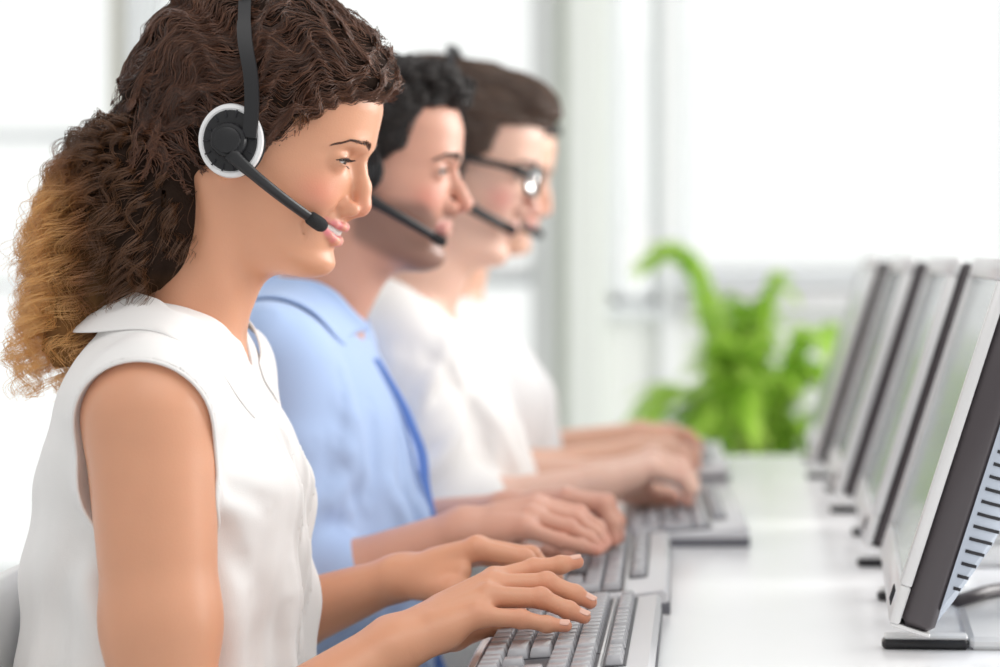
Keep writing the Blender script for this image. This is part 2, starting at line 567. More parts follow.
def mesh_field(F, lo, hi, h, B=16, newton=2):
    lo = np.array(lo, float); hi = np.array(hi, float)
    n = np.ceil((hi - lo) / h).astype(int) + 1
    nb = np.ceil(n / B).astype(int)
    S = 1 << 20
    bi = np.stack(np.meshgrid(*[np.arange(x) for x in nb], indexing='ij'), -1).reshape(-1, 3)
    cen = lo + (bi * B + B / 2) * h
    dc = np.concatenate([F.eval(c, False) for c in np.array_split(cen, max(1, len(cen) // 20000))])
    act = bi[np.abs(dc) < B * h * 0.87 * 2.0]
    g = np.arange(B + 1)
    GI = np.stack(np.meshgrid(g, g, g, indexing='ij'), -1).reshape(-1, 3)
    keys = []; verts = []; quads = []
    st = n + 2 * B
    def key(ijk): return (ijk[..., 0].astype(np.int64) * st[1] + ijk[..., 1]) * st[2] + ijk[..., 2]
    for b in act:
        base = b * B
        P = lo + (GI + base) * h
        v = F.eval(P).reshape(B + 1, B + 1, B + 1)
        s = v < 0
        if s.all() or not s.any(): continue
        c8 = [v[i:B + i, j:B + j, k:B + k] for i in (0, 1) for j in (0, 1) for k in (0, 1)]
        A = np.stack(c8, -1); sg = (A < 0).sum(-1)
        cells = np.argwhere((sg > 0) & (sg < 8))
        if len(cells):
            a = A[cells[:, 0], cells[:, 1], cells[:, 2]]
            m = a.mean(1)
            gx = (a[:, 4:].sum(1) - a[:, :4].sum(1)) / 4
            gy = (a[:, [2, 3, 6, 7]].sum(1) - a[:, [0, 1, 4, 5]].sum(1)) / 4
            gz = (a[:, 1::2].sum(1) - a[:, 0::2].sum(1)) / 4
            gr = np.stack([gx, gy, gz], 1); g2 = (gr**2).sum(1) + 1e-12
            off = np.clip(-m[:, None] * gr / g2[:, None], -0.5, 0.5) + 0.5
            p = lo + (cells + base + off) * h
            p0 = p.copy()
            e = h * 0.25
            for _ in range(newton):
                q = np.concatenate([p, p + [e, 0, 0], p + [0, e, 0], p + [0, 0, e]])
                fv = F.eval(q).reshape(4, -1)
                gr = (fv[1:] - fv[0]).T / e; g2 = (gr**2).sum(1) + 1e-6
                stp = -fv[0][:, None] * gr / g2[:, None]
                ln = np.linalg.norm(stp, axis=1, keepdims=True)
                p = p + stp * np.minimum(1, 0.6 * h / (ln + 1e-12))
            verts.append(p); keys.append(key(cells + base))
        for ax in range(3):
            sl0 = [slice(0, B)] * 3; sl1 = [slice(0, B)] * 3; sl1[ax] = slice(1, B + 1)
            s0 = s[tuple(sl0)]; s1 = s[tuple(sl1)]
            e = np.argwhere(s0 != s1)
            if not len(e): continue
            ins = s0[e[:, 0], e[:, 1], e[:, 2]]
            e = e + base
            u = np.zeros(3, int); u[(ax + 1) % 3] = 1; w = np.zeros(3, int); w[(ax + 2) % 3] = 1
            q = np.stack([key(e), key(e - u), key(e - u - w), key(e - w)], 1)
            q[~ins] = q[~ins][:, ::-1]
            quads.append(q)
    keys = np.concatenate(keys); V = np.concatenate(verts); Q = np.concatenate(quads)
    o = np.argsort(keys); ks = keys[o]
    ix = np.clip(np.searchsorted(ks, Q), 0, len(ks) - 1)
    ok = (ks[ix] == Q).all(1)
    return V, o[ix[ok]]


def field_obj(name, F, lo, hi, h, m, parent=None, tint=None, newton=2):
    V, Q = mesh_field(F, lo, hi, h, newton=newton)
    t = tint(V) if callable(tint) else tint
    if t is not None and np.ndim(t) == 1: t = np.tile(t, (len(V), 1))
    return mesh_np(name, V, Q, m, parent, True, t), V


def strands(name, paths, rad, m, parent=None, tone=None):
    """paths (n, k, 3)"""
    P = np.asarray(paths, np.float32); n, k = P.shape[:2]
    hc = bpy.data.hair_curves.new(name)
    hc.add_curves([k] * n)
    hc.attributes['position'].data.foreach_set('vector', P.ravel())
    ra = hc.attributes.new('radius', 'FLOAT', 'POINT')
    if np.ndim(rad) == 0:
        rad = np.full((n, k), rad) * np.linspace(1, 0.35, k)[None]
    ra.data.foreach_set('value', np.asarray(rad, np.float32).ravel())
    if tone is not None:
        ta = hc.attributes.new('tone', 'FLOAT', 'POINT')
        ta.data.foreach_set('value', np.asarray(tone, np.float32).ravel())
    hc.materials.append(m)
    o = bpy.data.objects.new(name, hc)
    return link(o, parent)


def grad(F, p, e=0.0008):
    q = np.concatenate([p, p + [e, 0, 0], p + [0, e, 0], p + [0, 0, e]])
    fv = F.eval(q, False).reshape(4, -1)
    g = (fv[1:] - fv[0]).T / e
    return fv[0], g


def snap(F, p, off, it=2):
    for _ in range(it):
        f, g = grad(F, p)
        p = p + ((off - f) / ((g**2).sum(1) + 1e-6))[:, None] * g
    return p

# ------------------------------------------------------------------ the setting
def struct(name, mb, m, auto=None, label=None):
    o = mb.build(name, m, auto=auto); o['kind'] = 'structure'
    if label: o['label'] = label
    return o


WY = 7.0       # back wall
FX = lambda px: (px - 700) * WY / FPX
FZ = lambda py: CAMZ - (py - 255) * WY / FPX
struct('floor', MB().box((-3.2, -1.5, -0.08), (3.4, WY + 0.3, 0.0)), M['floor'])

# back wall: solid pieces around window openings (x0, x1, sill z)
TOPZ = 2.75
wins = [(FX(-90), FX(118), FZ(600), 1), (FX(146), FX(540), FZ(600), 2), (FX(610), FX(660), FZ(305), 3), (FX(678), FX(1120), FZ(276), 4)]
mb = MB()
xs = -3.2
for (a, b, s, i) in wins:
    mb.box((xs, WY, 0), (a, WY + 0.18, TOPZ + 0.25))
    mb.box((a, WY, 0), (b, WY + 0.18, s)); mb.box((a, WY, TOPZ), (b, WY + 0.18, TOPZ + 0.25)); xs = b
mb.box((xs, WY, 0), (3.4, WY + 0.18, TOPZ + 0.25))
struct('wall_back', mb, M['wall'])
for (a, b, s, i) in wins:
    w = empty('window_%d' % i, ((a + b) / 2, WY + 0.06, s)); w['kind'] = 'structure'
    def loc(x0, y0, z0, x1, y1, z1, mb_):
        ox, oy, oz = w.location
        return mb_.box((x0 - ox, y0 - oy, z0 - oz), (x1 - ox, y1 - oy, z1 - oz))
    fm = MB(); t = 0.03
    loc(a, WY + 0.03, s, a + t, WY + 0.11, TOPZ, fm); loc(b - t, WY + 0.03, s, b, WY + 0.11, TOPZ, fm)
    loc(a, WY + 0.03, s, b, WY + 0.11, s + t, fm); loc(a, WY + 0.03, TOPZ - t, b, WY + 0.11, TOPZ, fm)
    if i == 1: loc(a, WY + 0.02, FZ(139), b, WY + 0.12, FZ(131), fm)
    if i == 2: loc(a, WY + 0.02, FZ(286), b, WY + 0.12, FZ(276), fm)
    if i == 1: loc(a, WY + 0.02, FZ(290), b, WY + 0.12, FZ(283), fm)
    if i == 4: loc(FX(1010), WY + 0.03, s, FX(1018), WY + 0.11, TOPZ, fm)
    fm.build('window_frame', M['frame'], w)
    g = MB(); loc(a + t, WY + 0.065, s + t, b - t, WY + 0.073, TOPZ - t, g); g.build('pane', M['glass'], w)
    sl = MB(); loc(a - 0.03, WY - 0.07, s - 0.035, b + 0.03, WY + 0.03, s, sl); sl.build('window_sill', M['frame'], w)
# pillar beside the small window and the vertical casings
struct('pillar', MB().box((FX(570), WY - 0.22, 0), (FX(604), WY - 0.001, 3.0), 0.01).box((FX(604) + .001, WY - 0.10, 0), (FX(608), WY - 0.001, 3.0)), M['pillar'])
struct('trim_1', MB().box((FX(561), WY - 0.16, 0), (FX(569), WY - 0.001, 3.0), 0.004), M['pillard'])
struct('trim_2', MB().box((FX(534), WY - 0.06, 0), (FX(560), WY - 0.001, 3.0), 0.004), M['trimlight'])
struct('trim_3', MB().box((FX(118), WY - 0.10, 0), (FX(127), WY - 0.001, 3.0), 0.004), M['framew'])
struct('trim_4', MB().box((FX(127.5), WY - 0.06, 0), (FX(147), WY - 0.001, 3.0), 0.004), M['frame'])
struct('trim_5', MB().box((FX(661), WY - 0.05, 0), (FX(676), WY - 0.001, 3.0), 0.004), M['trimlight'])
# low white ledge under the large window
struct('trim_6', MB().box((FX(686), WY - 0.16, FZ(308)), (FX(1130), WY - 0.001, FZ(291)), 0.006), M['ringwhite'])
struct('trim_7', MB().box((FX(440), WY - 0.14, FZ(274)), (FX(532), WY - 0.001, FZ(262)), 0.006), M['ringwhite'])
struct('baseboard_back', MB().box((-3.2, WY - 0.015, 0.0), (3.4, WY - 0.0005, 0.09), 0.004), M['frame'])

# ------------------------------------------------------------------ desk
DZ = 0.73
DX0, DX1, DY0, DY1 = -0.200, 1.15, 1.05, 3.885
desk = empty('office_desk', (0.47, 2.47, 0))
tag(desk, 'long glossy white office desk carrying the row of monitors and keyboards', 'desk')
def dm(): return MB()
def rel(o, root): o.location = -Vector(root.location); return o
rel(MB().box((DX0, DY0, DZ - 0.028), (DX1, DY1, DZ), 0.003).build('desktop', M['desk'], desk), desk)
for x in (DX0 + 0.06, DX1 - 0.08):
    for y in (DY0 + 0.08, DY1 - 0.10):
        rel(MB().box((x - 0.025, y - 0.025, 0), (x + 0.025, y + 0.025, DZ - 0.028), 0.003).build('leg', M['deskleg'], desk), desk)
rel(MB().box((DX1 - 0.09, DY0 + 0.11, 0.3), (DX1 - 0.07, DY1 - 0.13, 0.68), 0.003).build('modesty_panel', M['desk'], desk), desk)


# ------------------------------------------------------------------ keyboards
def make_keyboard():
    """origin: centre of the base on the desk; user at -x, length along y, near (-y) end is the number pad"""
    k = empty('keyboard')
    L, D = 0.455, 0.150
    # side profile (x,z) swept along y
    prof = [(-D / 2, 0.0), (-D / 2, 0.009), (-D / 2 + 0.006, 0.013), (0.035, 0.0215), (0.050, 0.023), (D / 2 - 0.004, 0.026), (D / 2, 0.022), (D / 2, 0.0)]
    mb = MB()
    ys = [-L / 2, -L / 2 + 0.004, L / 2 - 0.004, L / 2]
    V = []; n = len(prof)
    for i, y in enumerate(ys):
        sc = 0.97 if i in (0, 3) else 1.0
        for (x, z) in prof: V.append((x * sc, y, z * (0.93 if i in (0, 3) else 1)))
    F = [(i * n + j, i * n + (j + 1) % n, (i + 1) * n + (j + 1) % n, (i + 1) * n + j) for i in range(3) for j in range(n)]
    F += [tuple(range(n))[::-1], tuple(3 * n + j for j in range(n))]
    mb.add(V, F); mb.build('case', M['silver'], k, auto=35)
    MB().box((-D / 2 + 0.002, -L / 2 - 0.0012, 0.0), (D / 2 + 0.0012, L / 2 + 0.0012, 0.0125), 0.002).build('base', M['keybase'], k, auto=30)
    slope = (0.0215 - 0.013) / (0.035 + D / 2 - 0.006)
    def ztop(x): return 0.013 + slope * (x + D / 2 - 0.006)
    # dark well under the keys
    w = MB()
    def slab(x0, x1, y0, y1):
        w.add([(x0, y0, ztop(x0) + .0003), (x1, y0, ztop(x1) + .0003), (x1, y1, ztop(x1) + .0003), (x0, y1, ztop(x0) + .0003),
               (x0, y0, ztop(x0) + .0014), (x1, y0, ztop(x1) + .0014), (x1, y1, ztop(x1) + .0014), (x0, y1, ztop(x0) + .0014)],
              [(0, 3, 2, 1), (4, 5, 6, 7), (0, 1, 5, 4), (1, 2, 6, 5), (2, 3, 7, 6), (3, 0, 4, 7)])
    U = 0.019
    xb = -D / 2 + 0.008                 # bottom row edge
    ymain0 = L / 2 - 0.012 - 15 * U     # main block from y = ymain0 .. (left of the user = far end)
    yfar = L / 2 - 0.012
    slab(xb - .002, xb + 5 * U + .002, ymain0 - .001, yfar + .001)
    ynav = ymain0 - 0.006 - 3 * U; slab(xb - .002, xb + 5 * U + .002, ynav - .001, ymain0 - .005)
    ypad = ynav - 0.006 - 4 * U; slab(xb - .002, xb + 5 * U + .002, ypad - .001, ynav - .005)
    xf = xb + 5 * U + 0.008; slab(xf - .002, xf + U * .85 + .001, ynav - .001, yfar + .001)
    w.build('key_well', M['keytray'], k)
    # separator ridge and raised bar
    MB().tube([(xf - 0.0045, -L / 2 + 0.01, ztop(xf) + 0.001), (xf - 0.0045, L / 2 - 0.01, ztop(xf) + 0.001)], 0.0014, 8).build('ridge', M['bezel'], k, smooth=True)
    for yy in (-L / 2 + 0.03, L / 2 - 0.03):
        MB().box((D / 2 - 0.030, yy - 0.012, -0.0), (D / 2 - 0.012, yy + 0.012, 0.004), 0.001).build('foot', M['black'], k)
    meshes = {}
    def keymesh(w_, d_):
        kk = (round(w_, 4), round(d_, 4))
        if kk in meshes: return meshes[kk]
        V = []; g = 0.0007
        for (ins, z) in ((g, 0.0), (g, 0.0015), (0.0028, 0.0072), (0.0036, 0.0078)):
            x1 = d_ / 2 - ins * (0.8 if z > 0.005 else 1); y1 = w_ / 2 - ins
            c = min(0.0012, x1 * .3)
            for (sx, sy) in ((-1, -1), (1, -1), (1, 1), (-1, 1)):
                if sx * sy > 0: V += [(sx * x1, sy * (y1 - c), z), (sx * (x1 - c), sy * y1, z)] if (sx, sy) != (9, 9) else []
                else: V += [(sx * (x1 - c), sy * y1, z), (sx * x1, sy * (y1 - c), z)]
        F = []
        for i in range(3):
            for j in range(8): F.append((i * 8 + j, i * 8 + (j + 1) % 8, (i + 1) * 8 + (j + 1) % 8, (i + 1) * 8 + j))
        V.append((0.0, 0.0, 0.0070)); c0 = len(V) - 1
        for j in range(8): F.append((24 + j, 24 + (j + 1) % 8, c0))
        m_ = MB(); m_.add(V, F)
        o = m_.build('key', M['key'], None, auto=50); me = o.data
        bpy.data.objects.remove(o); meshes[kk] = me; return me
    def key(xc, yc, w_, d_=U):
        o = bpy.data.objects.new('key', keymesh(w_, d_)); COL.objects.link(o); o.parent = k
        o.location = (xc, yc, ztop(xc) + 0.0016); o.rotation_euler = (0, -math.atan(slope) + 0.02, 0)
    rows = [[1.25, 1.25, 1.25, 6.25, 1.25, 1.25, 1.25, 1.25], [2.25] + [1] * 10 + [2.75], [1.75] + [1] * 11 + [2.25], [1.5] + [1] * 12 + [1.5], [1] * 13 + [2]]
    for r, row in enumerate(rows):
        y = yfar
        for wd in row:
            key(xb + (r + .5) * U, y - wd * U / 2, wd * U); y -= wd * U
    # function row
    y = yfar
    for i, gp in enumerate([1.0] + [0.5 if i in (0, 4, 8) else 0 for i in range(12)]):
        if i: y -= gp * U
        key(xf + U * .4, y - U / 2, U, U * 0.8); y -= U
    for j in range(3): key(xf + U * .4, ynav + (2.5 - j) * U, U, U * .8)
    for r in (3, 4):
        for j in range(3): key(xb + (r + .5) * U, ynav + (j + .5) * U, U)
    for (r, j) in ((0, 0), (0, 1), (0, 2), (1, 1)): key(xb + (r + .5) * U, ynav + (j + .5) * U, U)
    for r in range(5):
        for j in range(4):
            if r == 0 and j == 2: continue
            if j == 0 and r in (0, 2):
                key(xb + (r + 1) * U, ypad + .5 * U, U, 2 * U); continue
            if j == 0 and r in (1, 3): continue
            if r == 0 and j == 3: key(xb + .5 * U, ypad + 3 * U, 2 * U); continue
            key(xb + (r + .5) * U, ypad + (j + .5) * U, U)
    return k


kb = make_keyboard()
kspots = [(-0.112, 1.897, 0.0), (-0.108, 2.385, 0.8), (-0.024, 2.880, 2.0), (-0.035, 3.64, 1.0)]
klab = ['silver grey keyboard nearest the front, under the hands of the woman with curly hair',
        'silver grey keyboard under the hands of the dark haired man in the blue shirt',
        'blurred grey keyboard under the hands of the man wearing glasses',
        'blurred pale keyboard at the far end of the white desk beside the plant']
for i, (x, y, a) in enumerate(kspots):
    o = kb if i == 0 else copy_tree(kb)
    o.location = (x, y, DZ); o.rotation_euler = (0, 0, math.radians(a))
    tag(o, klab[i], 'keyboard', 'keyboards along the desk')


# ------------------------------------------------------------------ monitors
def make_monitor():
    """origin on the desk under the near bottom front corner; screen faces -x, width along +y"""
    k = empty('computer_monitor')
    Wd, H, tilt = 0.455, 0.327, math.radians(17.8)
    head = Matrix.Translation((0, 0, 0.036)) @ Matrix.Rotation(tilt, 4, 'Y')
    def T(mb_): mb_.v = [tuple(head @ Vector(p)) for p in mb_.v]; return mb_
    # bezel ring: front x=0..0.012
    bw, bb = 0.020, 0.034
    f = MB()
    f.box((0, 0, 0), (0.010, Wd, bb), 0.002); f.box((0, 0, H - bw), (0.010, Wd, H), 0.002)
    f.box((0, 0, bb), (0.010, bw, H - bw), 0.001); f.box((0, Wd - bw, bb), (0.010, Wd, H - bw), 0.001)
    T(f).build('bezel', M['bezel'], k, auto=30)
    T(MB().box((0.0035, bw, bb), (0.008, Wd - bw, H - bw))).build('screen', M['screen'], k)
    T(MB().box((0.0101, 0.001, 0.001), (0.040, Wd - 0.001, H - 0.001), 0.006)).build('side_band', M['side'], k, auto=30)
    # chin lip: thin silver edge under the housing
    T(MB().box((0.002, 0.002, -0.0025), (0.038, Wd - 0.002, 0.0005), 0.001)).build('bottom_lip', M['bezel'], k)
    # tapering back shell
    b = MB()
    secs = [(0.0395, 0.004, 0.004, 0.004), (0.050, 0.008, 0.030, 0.008), (0.068, 0.020, 0.085, 0.020), (0.078, 0.045, 0.12, 0.05), (0.080, 0.10, 0.15, 0.09)]
    V = []
    for (x, iy, iz0, iz1) in secs:
        y0, y1, z0, z1 = iy, Wd - iy, iz0, H - iz1
        c = 0.02
        V += [(x, y0 + c, z0), (x, y1 - c, z0), (x, y1, z0 + c), (x, y1, z1 - c), (x, y1 - c, z1), (x, y0 + c, z1), (x, y0, z1 - c), (x, y0, z0 + c)]
    n = 8; F = [(i * n + j, i * n + (j + 1) % n, (i + 1) * n + (j + 1) % n, (i + 1) * n + j) for i in range(len(secs) - 1) for j in range(n)]
    F += [tuple(range(n))[::-1], tuple((len(secs) - 1) * n + j for j in range(n))]
    b.add(V, F); T(b).build('back_shell', M['backshell'], k, auto=40)
    # vent slots across the sloping near and far flanks
    for side in (0, 1):
        s = MB()
        for q in range(26):
            z = 0.022 + q * 0.0112
            xa = 0.0445
            # inner limit: where the bottom taper lies
            xm = np.interp(z, [0.004, 0.03, 0.085, 0.12], [0.0395, 0.050, 0.068, 0.0775]) - 0.004
            xm = min(xm, np.interp(H - z, [0.004, 0.008, 0.02, 0.05], [0.0395, 0.05, 0.066, 0.0775]) - 0.003)
            if xm < xa + 0.003: continue
            N = 5; G = []
            for zz in (z - 0.0014, z + 0.0014):
                row = []
                for x in np.linspace(xa, xm, N):
                    y = np.interp(x, [0.0395, 0.05, 0.068, 0.078], [0.004, 0.008, 0.02, 0.045]) - 0.0004
                    row.append((x, y if side == 0 else Wd - y, zz))
                G.append(row)
            s.grid(G, 0.0008)
        T(s).build('vent', M['slot'], k)
    # buttons on the lower bezel near corner
    for q in range(4):
        T(MB().box((-0.0012, 0.030 + q * 0.011, 0.010), (0.002, 0.033 + q * 0.011, 0.024), 0.0005)).build('button', M['slot'], k)
    # stand: neck, hinge, forked foot
    st = MB()
    st.tube([(0.160, Wd / 2, 0.021), (0.162, Wd / 2, 0.10), (0.146, Wd / 2, 0.20)], [0.026, 0.022, 0.02], 16)
    st.tube([(0.150, Wd / 2 - 0.035, 0.195), (0.150, Wd / 2 + 0.035, 0.195)], 0.017, 16)
    st.build('stand_neck', M['side'], k, smooth=True)
    for yy, nm in ((0.068, 'foot'), (0.345, 'foot')):
        fb = MB(); fb.box((-0.004, yy, 0.0), (0.073, yy + 0.022, 0.009), 0.003)
        fo = fb.build(nm, M['black'], k)
        MB().box((-0.002, yy + 0.001, 0.009), (0.072, yy + 0.021, 0.0125), 0.0015).build('foot_cap', M['bezel'], fo)
    MB().box((0.0735, 0.068, 0.0), (0.21, 0.367, 0.012), 0.004).box((0.12, 0.18, 0.012), (0.20, 0.28, 0.022), 0.006).build('stand_plate', M['bezel'], k)
    return k


mon = make_monitor()
mspots = [(0.161, 1.90, -3.7), (0.177, 2.42, -2.7), (0.178, 2.94, -1.8), (0.168, 3.40, -1.8)]
mlab = ['nearest monitor with dark side band and slotted blue grey back, cut by the photo edge',
        'second monitor in the row, directly behind the one with the visible vented back',
        'third monitor in the row, between the second and the farthest one',
        'farthest and most blurred monitor, standing beside the green plant']
for i, (x, y, a) in enumerate(mspots):
    o = mon if i == 0 else copy_tree(mon)
    o.location = (x, y, DZ); o.rotation_euler = (0, 0, math.radians(a))
    tag(o, mlab[i], 'monitor', 'monitors along the desk')
cab = MB().tube([at(940, 606, 2.05) + [0, 0.1, 0.0], at(958, 601, 2.12), at(985, 592, 2.18), at(1020, 586, 2.22), (0.45, 2.30, DZ + 0.008), (0.75, 2.45, DZ + 0.007), (1.12, 2.5, DZ + 0.007)], 0.0065, 10).build('power_cable', M['side'], smooth=True)
tag(cab, 'dark power cable running behind the nearest monitor across the desk', 'cable')


# ------------------------------------------------------------------ office chairs
def make_chair():
    c = empty('office_chair')
    G = []
    for i, z in enumerate(np.linspace(0.49, 0.805, 10)):
        row = []
        for y in np.linspace(-0.19, 0.19, 13):
            rnd = 1 - 0.10 * max(0, (i - 7) / 2) ** 2
            row.append((-0.225 - 0.05 * (z - 0.5) + 0.5 * y * y, y * rnd, z))
        G.append(row)
    MB().grid(G, 0.022).build('backrest', M['chair'], c, smooth=True, sub=1)
    MB().box((-0.19, -0.20, 0.41), (0.24, 0.20, 0.462), 0.025).build('seat', M['chairseat'], c, auto=50)
    MB().box((-0.17, -0.18, 0.385), (0.18, 0.18, 0.4095), 0.01).build('seat_shell', M['chair'], c)
    MB().tube([(-0.17, 0, 0.395), (-0.23, 0, 0.40), (-0.262, 0, 0.46), (-0.262, 0, 0.60)], 0.02, 12, flat=((0, 1, 0), 1.6)).build('back_support', M['deskleg'], c, smooth=True)
    MB().tube([(0, 0, 0.09), (0, 0, 0.384)], 0.025, 20).build('gas_column', M['deskleg'], c, smooth=True)
    for q in range(5):
        a = q * 2 * math.pi / 5 + 0.3
        e = (0.27 * math.cos(a), 0.27 * math.sin(a))
        l = MB().tube([(0.02 * math.cos(a), 0.02 * math.sin(a), 0.10), (e[0], e[1], 0.07)], [0.022, 0.014], 10).build('leg', M['deskleg'], c, smooth=True)
        MB().lathe([(0.0, -0.012), (0.025, -0.012), (0.027, 0), (0.025, 0.012), (0.0, 0.012)], (e[0], e[1], 0.027), 'y', 20).tube([(e[0], e[1], 0.027), (e[0], e[1], 0.072)], 0.006, 8).build('caster', M['black'], l, smooth=True)
    return c


ch = make_chair()
CHX = -0.405
chy = [1.95, 2.48, 2.92, 3.36]
clab = ['white office chair behind the back of the woman with curly hair',
        'white office chair under the man in the blue shirt',
        'white office chair under the man wearing glasses',
        'white office chair under the farthest worker']
for i, y in enumerate(chy):
    o = ch if i == 0 else copy_tree(ch)
    o.location = (CHX + (.035, .015, 0.09, .10)[i], y, 0); tag(o, clab[i], 'chair', 'office chairs behind the desk')


# ------------------------------------------------------------------ palm beside the desk
def palm():
    c = np.array([0.125, 5.25, 0.0])
    p = empty('potted_palm', tuple(c))
    tag(p, 'bushy green potted palm with long narrow leaflets beyond the far desk end', 'plant')
    MB().lathe([(0.0, 0), (0.13, 0), (0.15, 0.02), (0.18, 0.30), (0.185, 0.34), (0.165, 0.34), (0.16, 0.30), (0.0, 0.30)], (0, 0, 0), 'z', 40).build('pot', M['pot'], p, auto=40)
    MB().lathe([(0.0, 0.30), (0.158, 0.30), (0.15, 0.315), (0.0, 0.325)], (0, 0, 0), 'z', 30).build('soil', M['soil'], p)
    rr = random.Random(3)
    spec = []
    for i in range(27):
        a = rr.uniform(0, 2 * math.pi); reach = rr.uniform(0.05, 0.24); top = rr.uniform(0.50, 1.02)
        spec.append((a, reach, top, rr.uniform(0.0, 0.16)))
    spec += [(math.pi * 1.02, 0.20, 1.12, 0.03), (math.pi * 0.92, 0.15, 1.10, 0.03), (0.15, 0.24, 0.98, 0.12), (math.pi * 1.08, 0.26, 0.66, 0.10), (0.1, 0.04, 1.02, 0.01)]
    for (a, reach, top, drop) in spec:
        d = np.array([math.cos(a), math.sin(a) * 0.7, 0])
        p0 = np.array([0.06 * math.cos(a) * rr.random(), 0.06 * math.sin(a) * rr.random(), 0.31])
        p1 = p0 + np.array([0, 0, (top - 0.31) * 0.75]) + d * reach * 0.12
        p2 = p0 * [1, 1, 0] + d * reach * 0.55 + [0, 0, top]
        p3 = p0 * [1, 1, 0] + d * reach + [0, 0, top - drop]
        N = 18; pts = []
        for t in np.linspace(0, 1, N):
            pts.append((1 - t) ** 3 * p0 + 3 * (1 - t) ** 2 * t * p1 + 3 * (1 - t) * t * t * p2 + t**3 * p3)
        fr = MB(); fr.tube(pts, list(np.linspace(0.005, 0.0015, N)), 6)
        st = fr.build('stem', M['stem'], p, smooth=True)
        lf = MB()
        side = np.cross(d, [0, 0, 1]); side /= np.linalg.norm(side)
        for i in range(6, N):
            for sgn in (-1, 1):
                for sub in (0, 0.5):
                    if i == N - 1 and sub: continue
                    b = pts[i] if not sub else (pts[i] + pts[i + 1]) / 2
                    tg = pts[i] - pts[i - 1]; tg /= np.linalg.norm(tg)
                    ln = rr.uniform(0.12, 0.19) * (1 - 0.45 * abs((i - 11) / 8.0))
                    dr = side * sgn * rr.uniform(0.5, 0.9) + tg * 0.75 + np.array([0, 0, rr.uniform(-0.1, 0.25)])
                    dr /= np.linalg.norm(dr)
                    wv = np.cross(dr, [0, 0, 1]); wv /= np.linalg.norm(wv) + 1e-6
                    G = []
                    for j, t in enumerate(np.linspace(0, 1, 6)):
                        q = b + dr * ln * t + np.array([0, 0, -0.55 * ln * t * t])
                        wd = 0.0125 * math.sin(math.pi * (0.12 + 0.88 * t) ** 0.8) + 0.0005
                        G.append([q - wv * wd, q + [0, 0, -wd * 0.5], q + wv * wd])
                    lf.grid(G)
        lf.build('leaflets', M['leaf'], st, smooth=True)


palm()
# ------------------------------------------------------------------ people: head
def head_matrix(ear, pitch, yaw=0.0, roll=0.0, s=1.0):
    return (Matrix.Translation(Vector(tuple(map(float, ear)))) @ Matrix.Rotation(math.radians(yaw), 4, 'Z')
            @ Matrix.Rotation(math.radians(pitch), 4, 'Y') @ Matrix.Rotation(math.radians(roll), 4, 'X') @ Matrix.Scale(s, 4))


SKULL = [  # z, front, back, halfwidth, widest x
    (-.125, .070, -.010, .034, .000), (-.105, .086, -.020, .043, .000), (-.095, .0935, -.025, .046, .000), (-.086, .0955, -.028, .0485, .000),
    (-.074, .0925, -.032, .051, .000), (-.060, .0935, -.040, .054, .000), (-.045, .0965, -.055, .058, .000),
    (-.030, .0985, -.074, .0615, .000), (-.012, .0985, -.085, .065, .002), (.006, .1010, -.092, .068, .004),
    (.018, .1065, -.096, .070, .003), (.032, .1080, -.099, .072, .000), (.050, .1080, -.099, .073, -.005), (.070, .1030, -.096, .072, -.010),
    (.088, .0900, -.087, .0665, -.014), (.102, .0720, -.072, .056, -.016), (.113, .0480, -.050, .040, -.017), (.120, .012, -.026, .016, -.018)]


